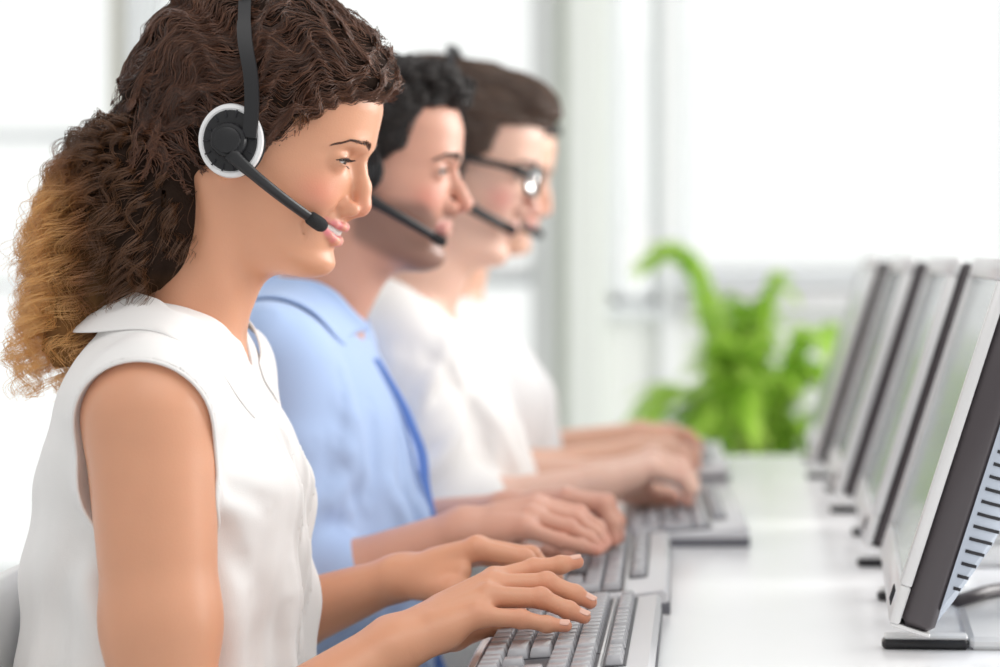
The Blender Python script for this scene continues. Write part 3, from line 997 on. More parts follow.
def head_field(mtx, jf=1.0, smile=True, nose=1.0, ears=True, lipr=1.0):
    def warp(P):
        P = P.copy(); z = P[:, 2]
        P[:, 2] = np.where(z < -.03, -.03 + (z + .03) / jf, z); return P
    H = Fld(sym=True, mtx=mtx, warp=warp if jf != 1 else None)
    sk = Fld()
    sk.loft(SKULL, p=2.15, k=0.0, capk=0.012)
    # underside of the jaw
    sk.put('i', None, None, 0.020, lambda P: (-.1035 + .34 * np.clip(.086 - P[:, 0], -.02, .12) * np.clip(np.abs(P[:, 1]) / .044, 0, 1.2) ** 2 - P[:, 2]) * .93)
    H.put('u', (-.10, 0, -.125), (.11, .075, .125), 0.0, sk)
    # cheeks, brow, temple, chin
    H.bump((.074, .040, -.030), (.022, .016, .016), .0050 if smile else .0022)
    H.bump((.040, .058, -.012), (.03, .014, .014), .0015)
    H.bump((.099, .026, .021), (.012, .022, .007), .0022)
    H.bump((.055, .064, .035), (.022, .015, .022), -.003)
    H.bump((.090, .0, -.088), (.014, .016, .011), .0025)
    H.bump((.070, .045, -.062), (.022, .016, .018), -.0015)
    # eye socket
    H.bump((.099, .027, .006), (.018, .015, .0095), -.0085)
    H.bump((.098, .013, .004), (.012, .006, .010), -.0040)
    # eyelids over the ball, then the slit
    ec = np.array([.0815, .031, .0055])
    H.ell(ec, .0128, k=.004)
    H.groove([ec + [.0118, -.008, .0075], ec + [.0125, 0, .0088], ec + [.0075, .0105, .0065]], .0018, -.0012)
    sl = (.0024 if smile else .0036)
    H.ell(ec + [.0125, .001, -.0010], (.0075, .0125, sl), k=.0012, op='s')
    H.groove([ec + [.012, -.006, -.0065], ec + [.0115, .002, -.0085], ec + [.007, .010, -.0060]], .002, -.0008)
    # nose
    N = Fld()
    N.cap((.0975, 0, .010), (.1055, 0, -.014), .0058, .0068, k=.004)
    N.cap((.1060 + .02 * (nose - 1), 0, -.014), (.1090 + .05 * (nose - 1), 0, -.0295), .0070, .0084 * nose, k=.006)
    N.ell((.0985, .0118 * nose, -.0348), (.0115, .0066, .0074), k=.005)
    N.cap((.1080, 0, -.0345), (.0985, 0, -.0410), .0055, .0050, k=.005)
    H.put('u', (.085, 0, -.055), (.13, .03, .025), .007, N)
    H.ell((.1030, .0066, -.0425), (.0060, .0032, .0036), k=.0015, op='s')
    H.groove([(.1010, .0175, -.0255), (.0900, .0215, -.0330), (.0945, .0185, -.0420)], .0024, -.0028)
    # mouth
    if smile:
        H.groove([(.0960, .0165, -.0330), (.0885, .0265, -.0430), (.0810, .0300, -.0540)], .0035, -.0026)
        H.groove([(.0700, .0370, -.0430), (.0690, .0360, -.0560), (.0710, .0330, -.0660)], .0022, -.0022)
        up = [(.0990, 0, -.0525), (.0975, .007, -.0518), (.0925, .0155, -.0502), (.0840, .0232, -.0478), (.0745, .0280, -.0462)]
        lo = [(.0950, 0, -.0660), (.0938, .008, -.0650), (.0895, .0160, -.0610), (.0820, .0235, -.0545), (.0740, .0282, -.0468)]
        ru = [.0034, .0035, .0029, .0021, .0011]; rl = [.0043, .0043, .0036, .0024, .0011]
    else:
        up = [(.0985, 0, -.0525), (.0975, .007, -.0522), (.0945, .0145, -.0535), (.0895, .0215, -.0550)]
        lo = [(.0970, 0, -.0610), (.0960, .008, -.0608), (.0930, .0150, -.0588), (.0892, .0210, -.0556)]
        ru = [.0040, .0041, .0032, .0014]; rl = [.0048, .0047, .0036, .0014]
    ru = [r * lipr for r in ru]; rl = [r * lipr for r in rl]
    if smile:
        Mo = Fld()
        for i in range(4):
            a = (np.array(up[i]) + np.array(lo[i])) / 2 + [.002, 0, 0]; b = (np.array(up[i + 1]) + np.array(lo[i + 1])) / 2 + [.002, 0, 0]
            g = max(.0003, (up[i][2] - lo[i][2] - ru[i] - rl[i]) / 2 + .0003); g2 = max(.0003, (up[i + 1][2] - lo[i + 1][2] - ru[i+1] - rl[i+1]) / 2 + .0003)
            for dd in (.0, .003, .006): Mo.cap(a - [dd, 0, 0], b - [dd, 0, 0], g, g2, k=.0005)
    U = Fld(); U.chain(up, ru, .003); L = Fld(); L.chain(lo, rl, .003)
    H.put('u', (.07, 0, -.062), (.106, .03, -.042), .0030, U)
    H.put('u', (.07, 0, -.072), (.104, .03, -.044), .0030, L)
    if smile: H.put('s', (.06, 0, -.075), (.11, .035, -.04), .0006, Mo)
    if not smile:
        H.groove([(.1025, 0, -.0566), (.0995, .008, -.0563), (.0965, .0150, -.0560), (.0905, .0225, -.0556)], .0011, -.0022)
    else:
        H.bump((.0745, .0285, -.0475), (.003, .003, .003), -.0018)
    if ears:
        E = Fld()
        E.ell((-.001, .072, .004), (.016, .0045, .029), k=.004, rot=(math.radians(-8), math.radians(-10), math.radians(-20)))
        E.ell((.003, .0745, .002), (.0075, .004, .015), k=.004, op='s')
        E.ell((.004, .0700, -.024), (.0075, .0045, .0085), k=.004)
        H.put('u', (-.04, .055, -.04), (.02, .085, .05), .006, E)
    H.lips = (up, lo, ru, rl)
    return H


class Inset:
    """a field moved inwards"""
    def __init__(s, f, d): s.f = f; s.d = d
    def eval(s, P, cull=True): return s.f.eval(P, cull) + s.d


class Outer:
    """the outer skin of several fields"""
    def __init__(s, *f): s.f = f
    def eval(s, P, cull=True): return np.min([x.eval(P, cull) for x in s.f], 0)


def seg_dist(P, pts):
    d = np.full(len(P), 9.0)
    for a, b in zip(pts[:-1], pts[1:]):
        a = np.array(a); b = np.array(b); ba = b - a; pa = P - a
        h = np.clip(pa @ ba / (ba @ ba), 0, 1); d = np.minimum(d, np.linalg.norm(pa - h[:, None] * ba, axis=1))
    return d


# ------------------------------------------------------------------ people: hands
def hand_field(Wp, fingers, thumb, s=1.0, armdir=None):
    """fingers: 4 x (MCP, PIP, DIP, TIP) world points, thumb (CMC, MCP, IP, TIP)"""
    Hd = Fld()
    Wp = np.array(Wp, float)
    mc = np.array([f[0] for f in fingers]); mean = mc.mean(0)
    palm = Fld()
    bases = []
    for i in range(4):
        b = Wp + (mc[i] - mean) * 0.42
        bases.append(b)
        palm.cap(b, mc[i], .0140 * s, .0102 * s, k=.013)
    for i in range(3):
        palm.cap((bases[i] + bases[i + 1]) / 2 * .5 + (mc[i] + mc[i + 1]) / 4, (mc[i] * .97 + mc[i + 1] * .97 + Wp * .06) / 2, .0125 * s, .0088 * s, k=.008)
    # fleshy heel on the palm side
    ax = mc[0] - mc[3]; fw = mean - Wp; nrm = np.cross(ax, fw); nrm /= np.linalg.norm(nrm)
    if nrm[2] > 0: nrm = -nrm
    palm.cap(Wp + (mc[3] - mean) * .5 + nrm * .006 * s + fw * .15, Wp + (mc[3] - mean) * .75 + nrm * .006 * s + fw * .65, .0125 * s, .011 * s, k=.012)
    th = [np.array(t, float) for t in thumb]
    palm.cap(th[0] + nrm * .002, th[1], .0150 * s, .0122 * s, k=.016)
    palm.cap(th[0] * .5 + Wp * .5, th[1] * .55 + mc[0] * .45, .011 * s, .0075 * s, k=.012)
    Hd.put('u', None, None, 0.0, palm)
    def finger(pts, rr, k):
        f = Fld(); f.chain(pts, rr, .003)
        for i in (1, 2):
            dn = (pts[i] - (pts[i - 1] + pts[i + 1]) / 2)
            dn = dn / (np.linalg.norm(dn) + 1e-6)
            f.ell(pts[i] + dn * .0012, rr[i] * 1.0, k=.004)
        lo = np.min(pts, 0) - .012; hi = np.max(pts, 0) + .012
        Hd.put('u', lo, hi, k, f)
    fs = [1.0, 1.03, .98, .86]
    for i, f in enumerate(fingers):
        q = s * fs[i]
        finger([np.array(p, float) for p in f], [.0098 * q, .0086 * q, .0074 * q, .0060 * q], .0055)
    finger([th[1], th[2], (th[2] + th[3]) / 2 + 0, th[3]], [.0118 * s, .0098 * s, .0092 * s, .0070 * s], .006)
    # knuckle bumps
    for i in range(4):
        Hd.bump(mc[i] - nrm * .009 * s, .007 * s, .0012)
    for i in range(4):   # extensor tendons
        Hd.groove([Wp * .6 + mc[i] * .4 - nrm * .012 * s, mc[i] - nrm * .010 * s], .003, .0007)
    Hd.nrm = nrm
    return Hd


def nails(parent, fingers, thumb, s=1.0):
    fs = [1.0, 1.03, .98, .86, 1.15]
    for i, f in enumerate(list(fingers) + [thumb]):
        D, T = np.array(f[2], float), np.array(f[3], float)
        if i == 4: D = (D + T) / 2
        P = np.array(f[1], float)
        t = T - D; t /= np.linalg.norm(t)
        up = P - (np.array(f[0]) + D) / 2 + np.array([0, 0, .003])
        if i == 4: up = np.array([0.2, -0.8, .6])
        up = up / np.linalg.norm(up) + np.array([0, -.55, 0]) * (i < 4); up = up - t * (up @ t); up /= np.linalg.norm(up)
        sd = np.cross(t, up); q = s * fs[i]; r = .0062 * q
        G = []
        for a in np.linspace(-1, 1, 7):
            row = []
            for b in np.linspace(-1, 1, 7):
                w = .80 * (1 - .12 * max(0, a) ** 2 - .15 * max(0, -a) ** 2)
                ang = b * w
                L = .0052 * q * (1 - .25 * b * b * (a > 0))
                row.append(T + t * (a * L - .0012) + up * (math.cos(ang) * (r + .0001)) + sd * math.sin(ang) * (r + .0001))
            G.append(row)
        MB().grid(G, .0007).build('fingernail', M['nail'], parent, smooth=True, sub=1)


# ------------------------------------------------------------------ people: bodies
def torso_rows(rows): return [(z, a, b, w, (a * .45 + b * .55)) for (z, a, b, w) in rows]


def bands(P, c, d, per, amp, ph=0.0):
    d = np.array(d, float); return amp * np.sin((P - np.array(c)) @ d * 2 * math.pi / per + ph)


def build_person(sp):
    root = sp['root']
    Y0 = sp['Y0']; s = sp.get('s', 1.0)
    hm = head_matrix(sp['ear'], sp['pitch'], sp.get('yaw', 0), 0, sp.get('hs', 1.0))
    H = head_field(hm, sp.get('jf', 1.0), sp.get('smile', False), sp.get('nose', 1.0), sp.get('ears', True), sp.get('lipr', 1.0))
    F = Fld()
    lo0 = np.array(hm @ Vector((-.02, 0, 0))); r_ = .165
    F.put('u', lo0 - r_, lo0 + r_, 0.0, H)
    nr = sp.get('neckr', .052)
    n0, n1 = np.array(sp['neck0'], float), np.array(sp['neck1'], float)
    F.cap(n0, n1, nr * .96, nr * 1.04, k=.022)
    if sp.get('sternal'):
        for sy in (-1, 1):
            a = np.array(hm @ Vector((-.012, .055 * sy, -.035))); b = np.array(sp['notch'], float) + [0, .012 * sy, 0]
            F.cap(a, b, .0085, .006, k=.02)
            F.cap(np.array(sp['notch']) + [-.004, .010 * sy, -.002], np.array(sp['notch']) + [-.035, .12 * sy, .012], .008, .008, k=.018)
    rows = torso_rows(sp['rows'])
    F.loft(rows, cy=Y0, p=2.3, k=.045, capk=.03, off=-.017)
    for q, (S, E, Wr) in enumerate(sp['arms']):
        S, E, Wr = map(lambda v: np.array(v, float), (S, E, Wr))
        ra = sp.get('armr', (.050, .043, .039, .040, .026))
        F.cap(n1 + [0, 0, -.012], S, .040, ra[0] * .85, k=.04)
        mid = S * .45 + E * .55
        F.cap(S, mid, ra[0], ra[1], k=.02); F.cap(mid, E, ra[1], ra[2], k=.02)
        fm = E * .72 + Wr * .28
        F.cap(E, fm, ra[2] * .95, ra[3], k=.02)
        fw = Wr - E; fw /= np.linalg.norm(fw)
        mc = np.array([f[0] for f in sp['hands'][q][0]]); lat = mc[0] - mc[3]; lat -= fw * (lat @ fw); lat /= np.linalg.norm(lat)
        for sg in (-1, 1):
            F.cap(fm + lat * .006 * sg, Wr + lat * .011 * sg, ra[3] * .84, ra[4] * .64, k=.02)
        F.bump(Wr - lat * .024 - fw * .012 + [0, 0, .010], .010, .003)
        Hd = hand_field(Wr, *sp['hands'][q], s=sp.get('hands_s', 1.0))
        allp = np.concatenate([np.array(sp['hands'][q][0]).reshape(-1, 3), np.array(sp['hands'][q][1]), [Wr]])
        F.put('u', allp.min(0) - .025, allp.max(0) + .025, .014, Hd)
    lips = H.lips
    base = np.array(sp['skin'], float); lipc = np.array(sp['lipcol'], float)
    def tint(V):
        C = np.tile(base, (len(V), 1))
        L = H.loc(V.astype(float))
        near = np.linalg.norm(L, axis=1) < .17
        Ln = L[near]
        c = C[near]
        du = seg_dist(Ln, lips[0]) - np.mean(lips[2]); dl = seg_dist(Ln, lips[1]) - np.mean(lips[3])
        wl = 1 / (1 + np.exp((np.minimum(du, dl) - .0011) / .0004))
        wl *= (Ln[:, 0] > .072)
        # flush on cheek, nose and chin
        fl = np.exp(-(((Ln - [.080, .044, -.026]) / [.022, .02, .016]) ** 2).sum(1)) + .8 * np.exp(-(((Ln - [.113, 0, -.033]) / [.012, .014, .012]) ** 2).sum(1))
        c = c * (1 - np.clip(fl, 0, 1)[:, None] * np.array(sp.get('flush', (.0, .12, .12))))
        if sp.get('beard'):
            bz = np.clip((-.026 - Ln[:, 2] + np.clip(.03 - Ln[:, 0], 0, .03) * .9) / .012, 0, 1) * np.clip((Ln[:, 2] + .108 - np.clip(.06 - Ln[:, 0], 0, .1) * .45) / .012, 0, 1)
            bx = np.clip((Ln[:, 0] + .01) / .012, 0, 1)
            ed = np.clip((.092 - Ln[:, 0] + (-.045 - Ln[:, 2]) * .8) / .012, 0, 1)
            mo = np.exp(-(((Ln - [.098, .008, -.0455]) / [.02, .018, .0045]) ** 2).sum(1))
            chn = np.clip((-.068 - Ln[:, 2]) / .008, 0, 1) * (Ln[:, 2] > -.125) * np.clip((Ln[:, 0] - .04) / .02, 0, 1)
            bb = np.clip(np.maximum(np.maximum(bz * ed, chn * bx), mo * .9), 0, 1) * bx * sp['beard']
            bb = bb * (1 - wl)
            c = c * (1 - bb[:, None]) + bb[:, None] * np.array([.10, .065, .055])
        lid = np.exp(-(((Ln - [.094, .031, .0045]) / [.006, .013, .0042]) ** 2).sum(1))
        c = c * (1 - .35 * np.clip(lid, 0, 1)[:, None])
        c = c * (1 - wl[:, None]) + lipc * wl[:, None]
        C[near] = c
        for (fs_, th_) in sp['hands']:
            for f in list(fs_) + [th_]:
                for j, a in ((1, .10), (3, .16), (0, .08)):
                    g = np.exp(-(((V - np.array(f[j])) / .011) ** 2).sum(1))
                    C *= 1 - g[:, None] * np.array([0, a, a])
        return C
    pts = [n1, n0] + [np.array(x) for a in sp['arms'] for x in a] + [np.array(p) for h in sp['hands'] for f in h[0] for p in f]
    lo = np.min(pts, 0) - .07; hi = np.max(pts, 0) + .07
    zmin = sp['rows'][0][0]
    xb = min(r[2] for r in sp['rows'])
    lo = np.minimum(lo, [xb - .02, Y0 - .2, zmin - .03]); hi = np.maximum(hi, [lo0[0] + .15, 0, lo0[2] + .16])
    body, V = field_obj('body', F, lo, hi, sp.get('h', .002), M['skin'], root, tint)
    # eyes
    eb = MB(); e2 = []
    for sy in (-1, 1):
        V_ = []; Fq = []; n, m_ = 24, 16
        for i in range(m_ + 1):
            for j in range(n):
                th = math.pi * i / m_; ph = 2 * math.pi * j / n
                V_.append((.0119 * math.cos(th), .0119 * math.sin(th) * math.cos(ph), .0119 * math.sin(th) * math.sin(ph)))
        for i in range(m_):
            for j in range(n): Fq.append((i * n + j, i * n + (j + 1) % n, (i + 1) * n + (j + 1) % n, (i + 1) * n + j))
        loc_ = np.array(V_); gz = np.array([math.cos(.30), 0, -math.sin(.30)])
        cosg = loc_ @ gz / .0119
        tc_ = np.where(cosg[:, None] > .955, [.01, .008, .006], np.where(cosg[:, None] > .86, sp.get('iris', [.10, .06, .035]), [.75, .71, .69]))
        W_ = loc_ + np.array([.0815, .031 * sy, .0055])
        zz = W_[:, 2]
        W_ = np.array([hm @ Vector(tuple(p)) for p in W_])
        mesh_np('eyeball', W_, np.array(Fq), M['eye'], body, True, tc_)
    # brows and lashes as short hairs
    P_, T_ = [], []
    rr = np.random.RandomState(5)
    bro = sp.get('brow', [(.106, .010, .0195), (.104, .022, .0235), (.094, .038, .0235), (.082, .0475, .0175)])
    brad = sp.get('browr', .0026)
    for sy in (-1, 1):
        for _ in range(sp.get('nbrow', 260)):
            t = rr.rand() * 2.999; i = int(t); u = t - i
            a = np.array(bro[i]); b = np.array(bro[i + 1]); d = (b - a) / np.linalg.norm(b - a)
            p = a * (1 - u) + b * u + np.array([0, 0, rr.uniform(-1, 1) * brad * (1 - t / 3.6)])
            q = p + (d * .6 + np.array([0, 0, .35 - .2 * t])) * .007
            seg = []
            for w_ in (0, .5, 1):
                x = p * (1 - w_) + q * w_; x = x * [1, sy, 1]
                seg.append(np.array(hm @ Vector(tuple(x))))
            P_.append(seg)
    P_ = np.array(P_); n_, k_ = P_.shape[:2]
    S_ = snap(F, P_.reshape(-1, 3), 0.0003, 3).reshape(n_, k_, 3)
    S_[:, 2] = snap(F, S_[:, 2], .0010, 1)
    strands('eyebrow', S_, .00026, sp['browmat'], body, np.full((n_, k_), .15))
    P_ = []
    for sy in (-1, 1):
        for _ in range(70):
            ph = rr.uniform(-1.0, 1.15); low = rr.rand() < .06
            ec = np.array([.0815, .031, .0055])
            z = (.0022 if not low else -.0040) - .0022 * ph * ph * (1 if not low else -.8)
            r = .0134
            a = ec + np.array([math.sqrt(max(0, r * r - z * z)) * math.cos(ph), r * math.sin(ph), z - .0006])
            dr = np.array([math.cos(ph), math.sin(ph), 0]) * 1.0 + np.array([0, 0, -.15 if not low else -.4])
            L = .0065 if not low else .003
            seg = [a, a + dr * L * .5 + [0, 0, -.0006], a + dr * L * .9 + [0, 0, .0012 if not low else -.001]]
            P_.append([np.array(hm @ Vector(tuple(x * np.array([1, sy, 1])))) for x in seg])
        # lid line
    strands('eyelash', np.array(P_), .00028, M['lash'], body)
    for sy in (-1, 1):
        ll = MB()
        pl = []
        for ph in np.linspace(-.95, 1.2, 12):
            z = .0020 - .0030 * ph * ph * .8; r = .01300
            pl.append(np.array(hm @ Vector(tuple(np.array([.0815, .031 * sy, .0055]) + np.array([math.sqrt(r * r - z * z) * math.cos(ph), sy * r * math.sin(ph), z])))))
        ll.tube(pl, .00042, 6)
        ll.build('lash_line', M['lash'], body, smooth=True)
    if sp.get('smile'):
        tb = MB()
        tp = []
        for y in np.linspace(-.021, .021, 25):
            tp.append(np.array(hm @ Vector((.0925 - 22 * y * y - .0012 * abs(math.sin(y * math.pi / .0078)) * 0, y, -.0570 + 9 * y * y))))
        tb.tube(tp, [.0042] * 25, 10, flat=((0, 0, 1), 1.15))
        tb.build('teeth', M['teeth'], body, smooth=True)
    return body, F, H, hm


def person_root(name, loc, label, group='call centre workers sitting in a row'):
    r = empty(name, (0, 0, 0)); tag(r, label, 'person', group); return r


def collar_leaf(cols, Y0, th, near=True, rows=7, bulge=.004, cloth=None, gap=.0035, edge=.35):
    """cols: list of (fold point, outer point) given for the near half; mirrored for the far half"""
    cols = [(np.array(a, float), np.array(b, float)) for a, b in cols]
    # resample
    n = 22
    def rs(pts):
        pts = np.array(pts); d = np.r_[0, np.cumsum(np.linalg.norm(np.diff(pts, axis=0), axis=1))]; d /= d[-1]
        t = np.linspace(0, 1, n); lin = np.stack([np.interp(t, d, pts[:, i]) for i in range(3)], 1)
        for _ in range(2):
            l2 = lin.copy(); l2[1:-1] = (lin[:-2] + 2 * lin[1:-1] + lin[2:]) / 4; lin = l2
        return lin
    A = rs([c[0] for c in cols]); B = rs([c[1] for c in cols])
    G = []
    for t in np.linspace(0, 1, rows):
        up = np.array([0, 0, 1.0]) * bulge * math.sin(math.pi * t) ** .8
        out = B - A; out[:, 2] = 0; out /= np.linalg.norm(out, axis=1, keepdims=True) + 1e-9
        G.append(A * (1 - t) + B * t + up + out * bulge * .6 * math.sin(math.pi * t))
    G = np.array(G)
    if cloth is not None:
        sh = G.shape; Q = G.reshape(-1, 3)
        q0 = Q.copy(); tp = np.clip((sh[1] - 1 - np.arange(sh[1])) / 5.0, .12, 1); gg = (np.linspace(gap, gap * edge, sh[0])[:, None] * tp[None]).ravel()
        for _ in range(8):
            f = cloth.eval(Q, False); Q = Q.copy(); Q[:, 1] = np.maximum(Q[:, 1] - np.clip(gg - f, 0, .006), q0[:, 1] - .035)
        for _ in range(3):
            f, g = grad(cloth, Q); g2 = (g ** 2).sum(1) + 1e-6
            Q = Q + (np.maximum(0, gg - f) / g2)[:, None] * g * .8
        G = Q.reshape(sh)
        for _ in range(2): G[1:-1, 1:-1] = (G[1:-1, 1:-1] * 2 + G[:-2, 1:-1] + G[2:, 1:-1] + G[1:-1, :-2] + G[1:-1, 2:]) / 6
    if not near: G[..., 1] = 2 * Y0 - G[..., 1]
    return MB().grid(G, th)


# ------------------------------------------------------------------ legs, trousers and shoes (under the desk)
def lower_body(root, X, Y0, w, m, shoe=True):
    F = Fld()
    F.loft(torso_rows([(.47, X + .075, X - .110, w * .86), (.54, X + .075, X - .112, w * .88), (.60, X + .06, X - .10, w * .82)]), cy=Y0, p=2.3, k=.03, capk=.03)
    for sy in (-1, 1):
        hip = (X - .02, Y0 + .085 * sy, .53); kn = (X + .40, Y0 + .10 * sy, .535); an = (X + .34, Y0 + .10 * sy, .10)
        F.cap(hip, kn, .070, .060, k=.03); F.cap(kn, an, .058, .038, k=.02)
    field_obj('trousers', F, (X - .2, Y0 - .25, .03), (X + .5, Y0 + .25, .72), .009, m, root)
    S = Fld()
    for sy in (-1, 1):
        y = Y0 + .10 * sy
        S.cap((X + .33, y, .045), (X + .47, y, .032), .036, .030, k=.01, sq=((0, 0, 1), 1.15))
        S.cap((X + .34, y, .10), (X + .34, y, .06), .034, .034, k=.02)
    S.put('i', None, None, .004, lambda P: .002 - P[:, 2])
    field_obj('shoes', S, (X + .26, Y0 - .16, -.01), (X + .53, Y0 + .16, .14), .007, M['shoe'], root)
# ================================================================== the woman in front
def woman():
    root = person_root('person', (0, 0, 0), 'woman with long curly brown ponytail and white sleeveless blouse, smiling and typing')
    Y0 = 1.95
    rows = [(.47, -.345, -.590, .175), (.60, -.350, -.588, .170), (.70, -.354, -.582, .152), (.78, -.3525, -.578, .150),
            (.83, -.352, -.574, .152), (.875, -.352, -.570, .156), (.91, -.360, -.560, .158), (.94, -.376, -.553, .158),
            (.965, -.390, -.545, .155), (.99, -.403, -.530, .135), (1.012, -.415, -.510, .095)]
    SR, SL = np.array([-.443, 1.790, .950]), np.array([-.474, 2.095, .950])
    ER, EL = np.array([-.416, 1.742, .655]), np.array([-.458, 2.155, .705])
    WR, WL = at(392, 643, 1.85), at(398, 577, 2.07)
    R_f = [[at(495, 580, 1.915), at(533, 569, 1.93), at(560, 565, 1.935), at(577, 562, 1.94)],
           [at(494, 586, 1.90), at(546, 583, 1.905), at(574, 594, 1.905), at(590, 602, 1.905)],
           [at(489, 597, 1.878), at(540, 598, 1.883), at(568, 610, 1.883), at(584, 617, 1.883)],
           [at(478, 616, 1.857), at(520, 619, 1.862), at(546, 624, 1.864), at(566, 626, 1.864)]]
    R_t = [at(420, 640, 1.885), at(455, 636, 1.93), at(492, 624, 1.95), at(520, 614, 1.955)]
    L_f = [[at(476, 549, 2.045), at(524, 559, 2.05), at(545, 576, 2.05), at(552, 596, 2.05)],
           [at(479, 548, 2.067), at(530, 556, 2.075), at(553, 575, 2.075), at(560, 592, 2.075)],
           [at(476, 551, 2.088), at(526, 558, 2.097), at(549, 574, 2.10), at(558, 588, 2.10)],
           [at(470, 556, 2.107), at(512, 561, 2.12), at(532, 573, 2.12), at(542, 584, 2.12)]]
    L_t = [at(420, 582, 2.05), at(452, 590, 2.025), at(478, 596, 2.03), at(500, 600, 2.045)]
    sp = dict(root=root, Y0=Y0, ear=(-.396, Y0, 1.177), pitch=13, yaw=-1.5, smile=True, h=.0018, neck0=(-.412, Y0, 1.110), neck1=(-.466, Y0, .985), neckr=.0475,
              sternal=True, notch=(-.417, Y0, .985), rows=rows, arms=[(SR, ER, WR), (SL, EL, WL)], armr=(.0530, .0440, .0360, .0365, .0270),
              hands=[(R_f, R_t), (L_f, L_t)], hands_s=1.0, skin=(.71, .350, .212), lipcol=(.72, .18, .24), flush=(.0, .20, .15), browmat=M['hair_wh'], nbrow=170, browr=.0020, ears=True)
    body, F, H, hm = build_person(sp)
    nails(body, R_f, R_t); nails(body, L_f, L_t)
    # ---------------- blouse
    B = Fld()
    B.loft(torso_rows(rows), cy=Y0, p=2.3, k=.0, capk=.02, off=.002)
    n1 = np.array([-.462, Y0, .985])
    for S in (SR, SL):
        sg = np.sign(S[1] - Y0)
        B.cap(n1 + [0, .03 * sg, .005], S + [-.002, -.004 * sg, .004], .051, .0560, k=.04)
        B.cap(S + [0, 0, .002], S + [.002, 0, -.05], .0560, .0550, k=.02)
    # bust
    for sg in (-1, 1):
        B.ell((-.405, Y0 + .072 * sg, .860), (.045, .055, .058), k=.03)
    # front placket and pleats running down from the collar
    for dy in (-.030, -.012, .012, .030):
        B.disp((-.46, Y0 + dy - .01, .45), (-.28, Y0 + dy + .01, .965), lambda P, dy=dy: .0042 * np.clip((.955 - P[:, 2]) / .03, 0, 1) * np.exp(-((P[:, 1] - Y0 - dy - (P[:, 2] - .9) * .03 * np.sign(dy)) / .0028) ** 2))
    # soft drape
    def drape(P):
        z = P[:, 2]; y = P[:, 1] - Y0; x = P[:, 0] + .46
        a = np.arctan2(y, x)
        amp = .0075 * np.clip((.91 - z) / .15, 0, 1)
        fd = np.clip((.95 - z) / .03, 0, 1)
        return fd * amp * (np.sin(a * 9 + z * 6) * .6 + np.sin(a * 17 + 1.3 - z * 9) * .4) + fd * .0028 * np.sin(z * 70 + a * 5 + 2 * np.sin(a * 4))
    B.disp((-.7, Y0 - .3, .40), (-.2, Y0 + .3, .965), drape)
    for sg in (-1, 1):   # gathers from bust to armhole
        B.fold([(-.385, Y0 + .155 * sg, .905), (-.345, Y0 + .10 * sg, .865)], .010, -.0050)
        B.fold([(-.40, Y0 + .150 * sg, .875), (-.36, Y0 + .11 * sg, .80)], .012, -.0050)
        B.fold([(-.50, Y0 + .150 * sg, .86), (-.53, Y0 + .10 * sg, .70)], .014, -.006)
    q = np.random.RandomState(21)
    for _ in range(16):
        y = Y0 + q.uniform(-.15, .15); z = q.uniform(.62, .88); L = q.uniform(.08, .20)
        B.fold([(-.33, y, z), (-.33, y + q.uniform(-.02, .02), z - L)] if q.rand() < .5 else [(-.46 + q.uniform(-.08, .08), Y0 - .17, z), (-.46 + q.uniform(-.08, .08), Y0 - .17, z - L)], q.uniform(.009, .016), q.choice([-.5, 1, 1]) * q.uniform(.0025, .005))
    # openings
    cuts = []
    B.cap((-.408, Y0, 1.12), (-.460, Y0, .995), .051, .050, op='s', k=.004)
    B.cap((-.425, Y0, 1.05), (-.402, Y0, .988), .028, .008, op='s', k=.004)
    for S, E in ((SR, ER), (SL, EL)):
        sg = np.sign(S[1] - Y0)
        A = Fld()
        A.cap(S + [.000, .036 * sg, -.010], S + [.002, .028 * sg, -.050], .0575, .0575, k=.01)
        Bc = Fld(); Bc.items = list(B.items); Bc.kmax = B.kmax
        cuts.append((Bc, A, S, sg))
        B.put('s', None, None, .003, A)
    bl, _ = field_obj('blouse', B, (-.65, 1.70, .46), (-.27, 2.20, 1.07), .0023, M['blouse'], root)
    # armhole binding along the rim
    for (Bc, A, S, sg) in cuts:
        t = np.linspace(0, 2 * math.pi, 73)[:-1]
        p = S + np.stack([.058 * np.cos(t), -.005 * sg + 0 * t, -.029 + .082 * np.sin(t)], 1)
        for _ in range(30):
            p = snap(Bc, p, .0004, 1); p = snap(A, p, .0004, 1)
        for _ in range(3): p = (np.roll(p, 1, 0) + 2 * p + np.roll(p, -1, 0)) / 4
        for _ in range(3):
            f, g = grad(F, p); p = p + g * np.maximum(0, .0004 - f)[:, None]
        p = np.concatenate([p, p[:2]])
        MB().tube(list(p), .0017, 8, cap=False).build('armhole_binding', M['blouse'], bl, smooth=True)
    # collar
    cols = [((-.502, Y0 - .004, 1.052), (-.545, Y0 - .004, 1.010)), ((-.492, 1.915, 1.050), (-.535, 1.880, 1.012)), (at(139, 295, 1.895), at(100, 336, 1.842)),
            (at(160, 299, 1.888), at(130, 331, 1.822)), (at(184, 316, 1.893), at(160, 331, 1.812)), (at(205, 334, 1.905), at(181, 342, 1.822)),
            (at(220, 345, 1.918), at(200, 361, 1.845)), (at(232, 355, 1.931), at(229, 394, 1.890)), (at(247, 367, 1.946), at(261, 424, 1.930))]
    cols = [(a + np.array([0, 0, .001]), b + np.array([0, 0, .002])) for a, b in cols]
    for nr_ in (True, False):
        collar_leaf(cols, Y0, .0028, nr_, bulge=.0035, cloth=Outer(B, F), gap=.0030, edge=.10).build('collar', M['blouse'], bl, smooth=True, sub=1)
    lower_body(root, -.455, Y0, .165, M['trousers'])
    return root, body, F, H, hm, B


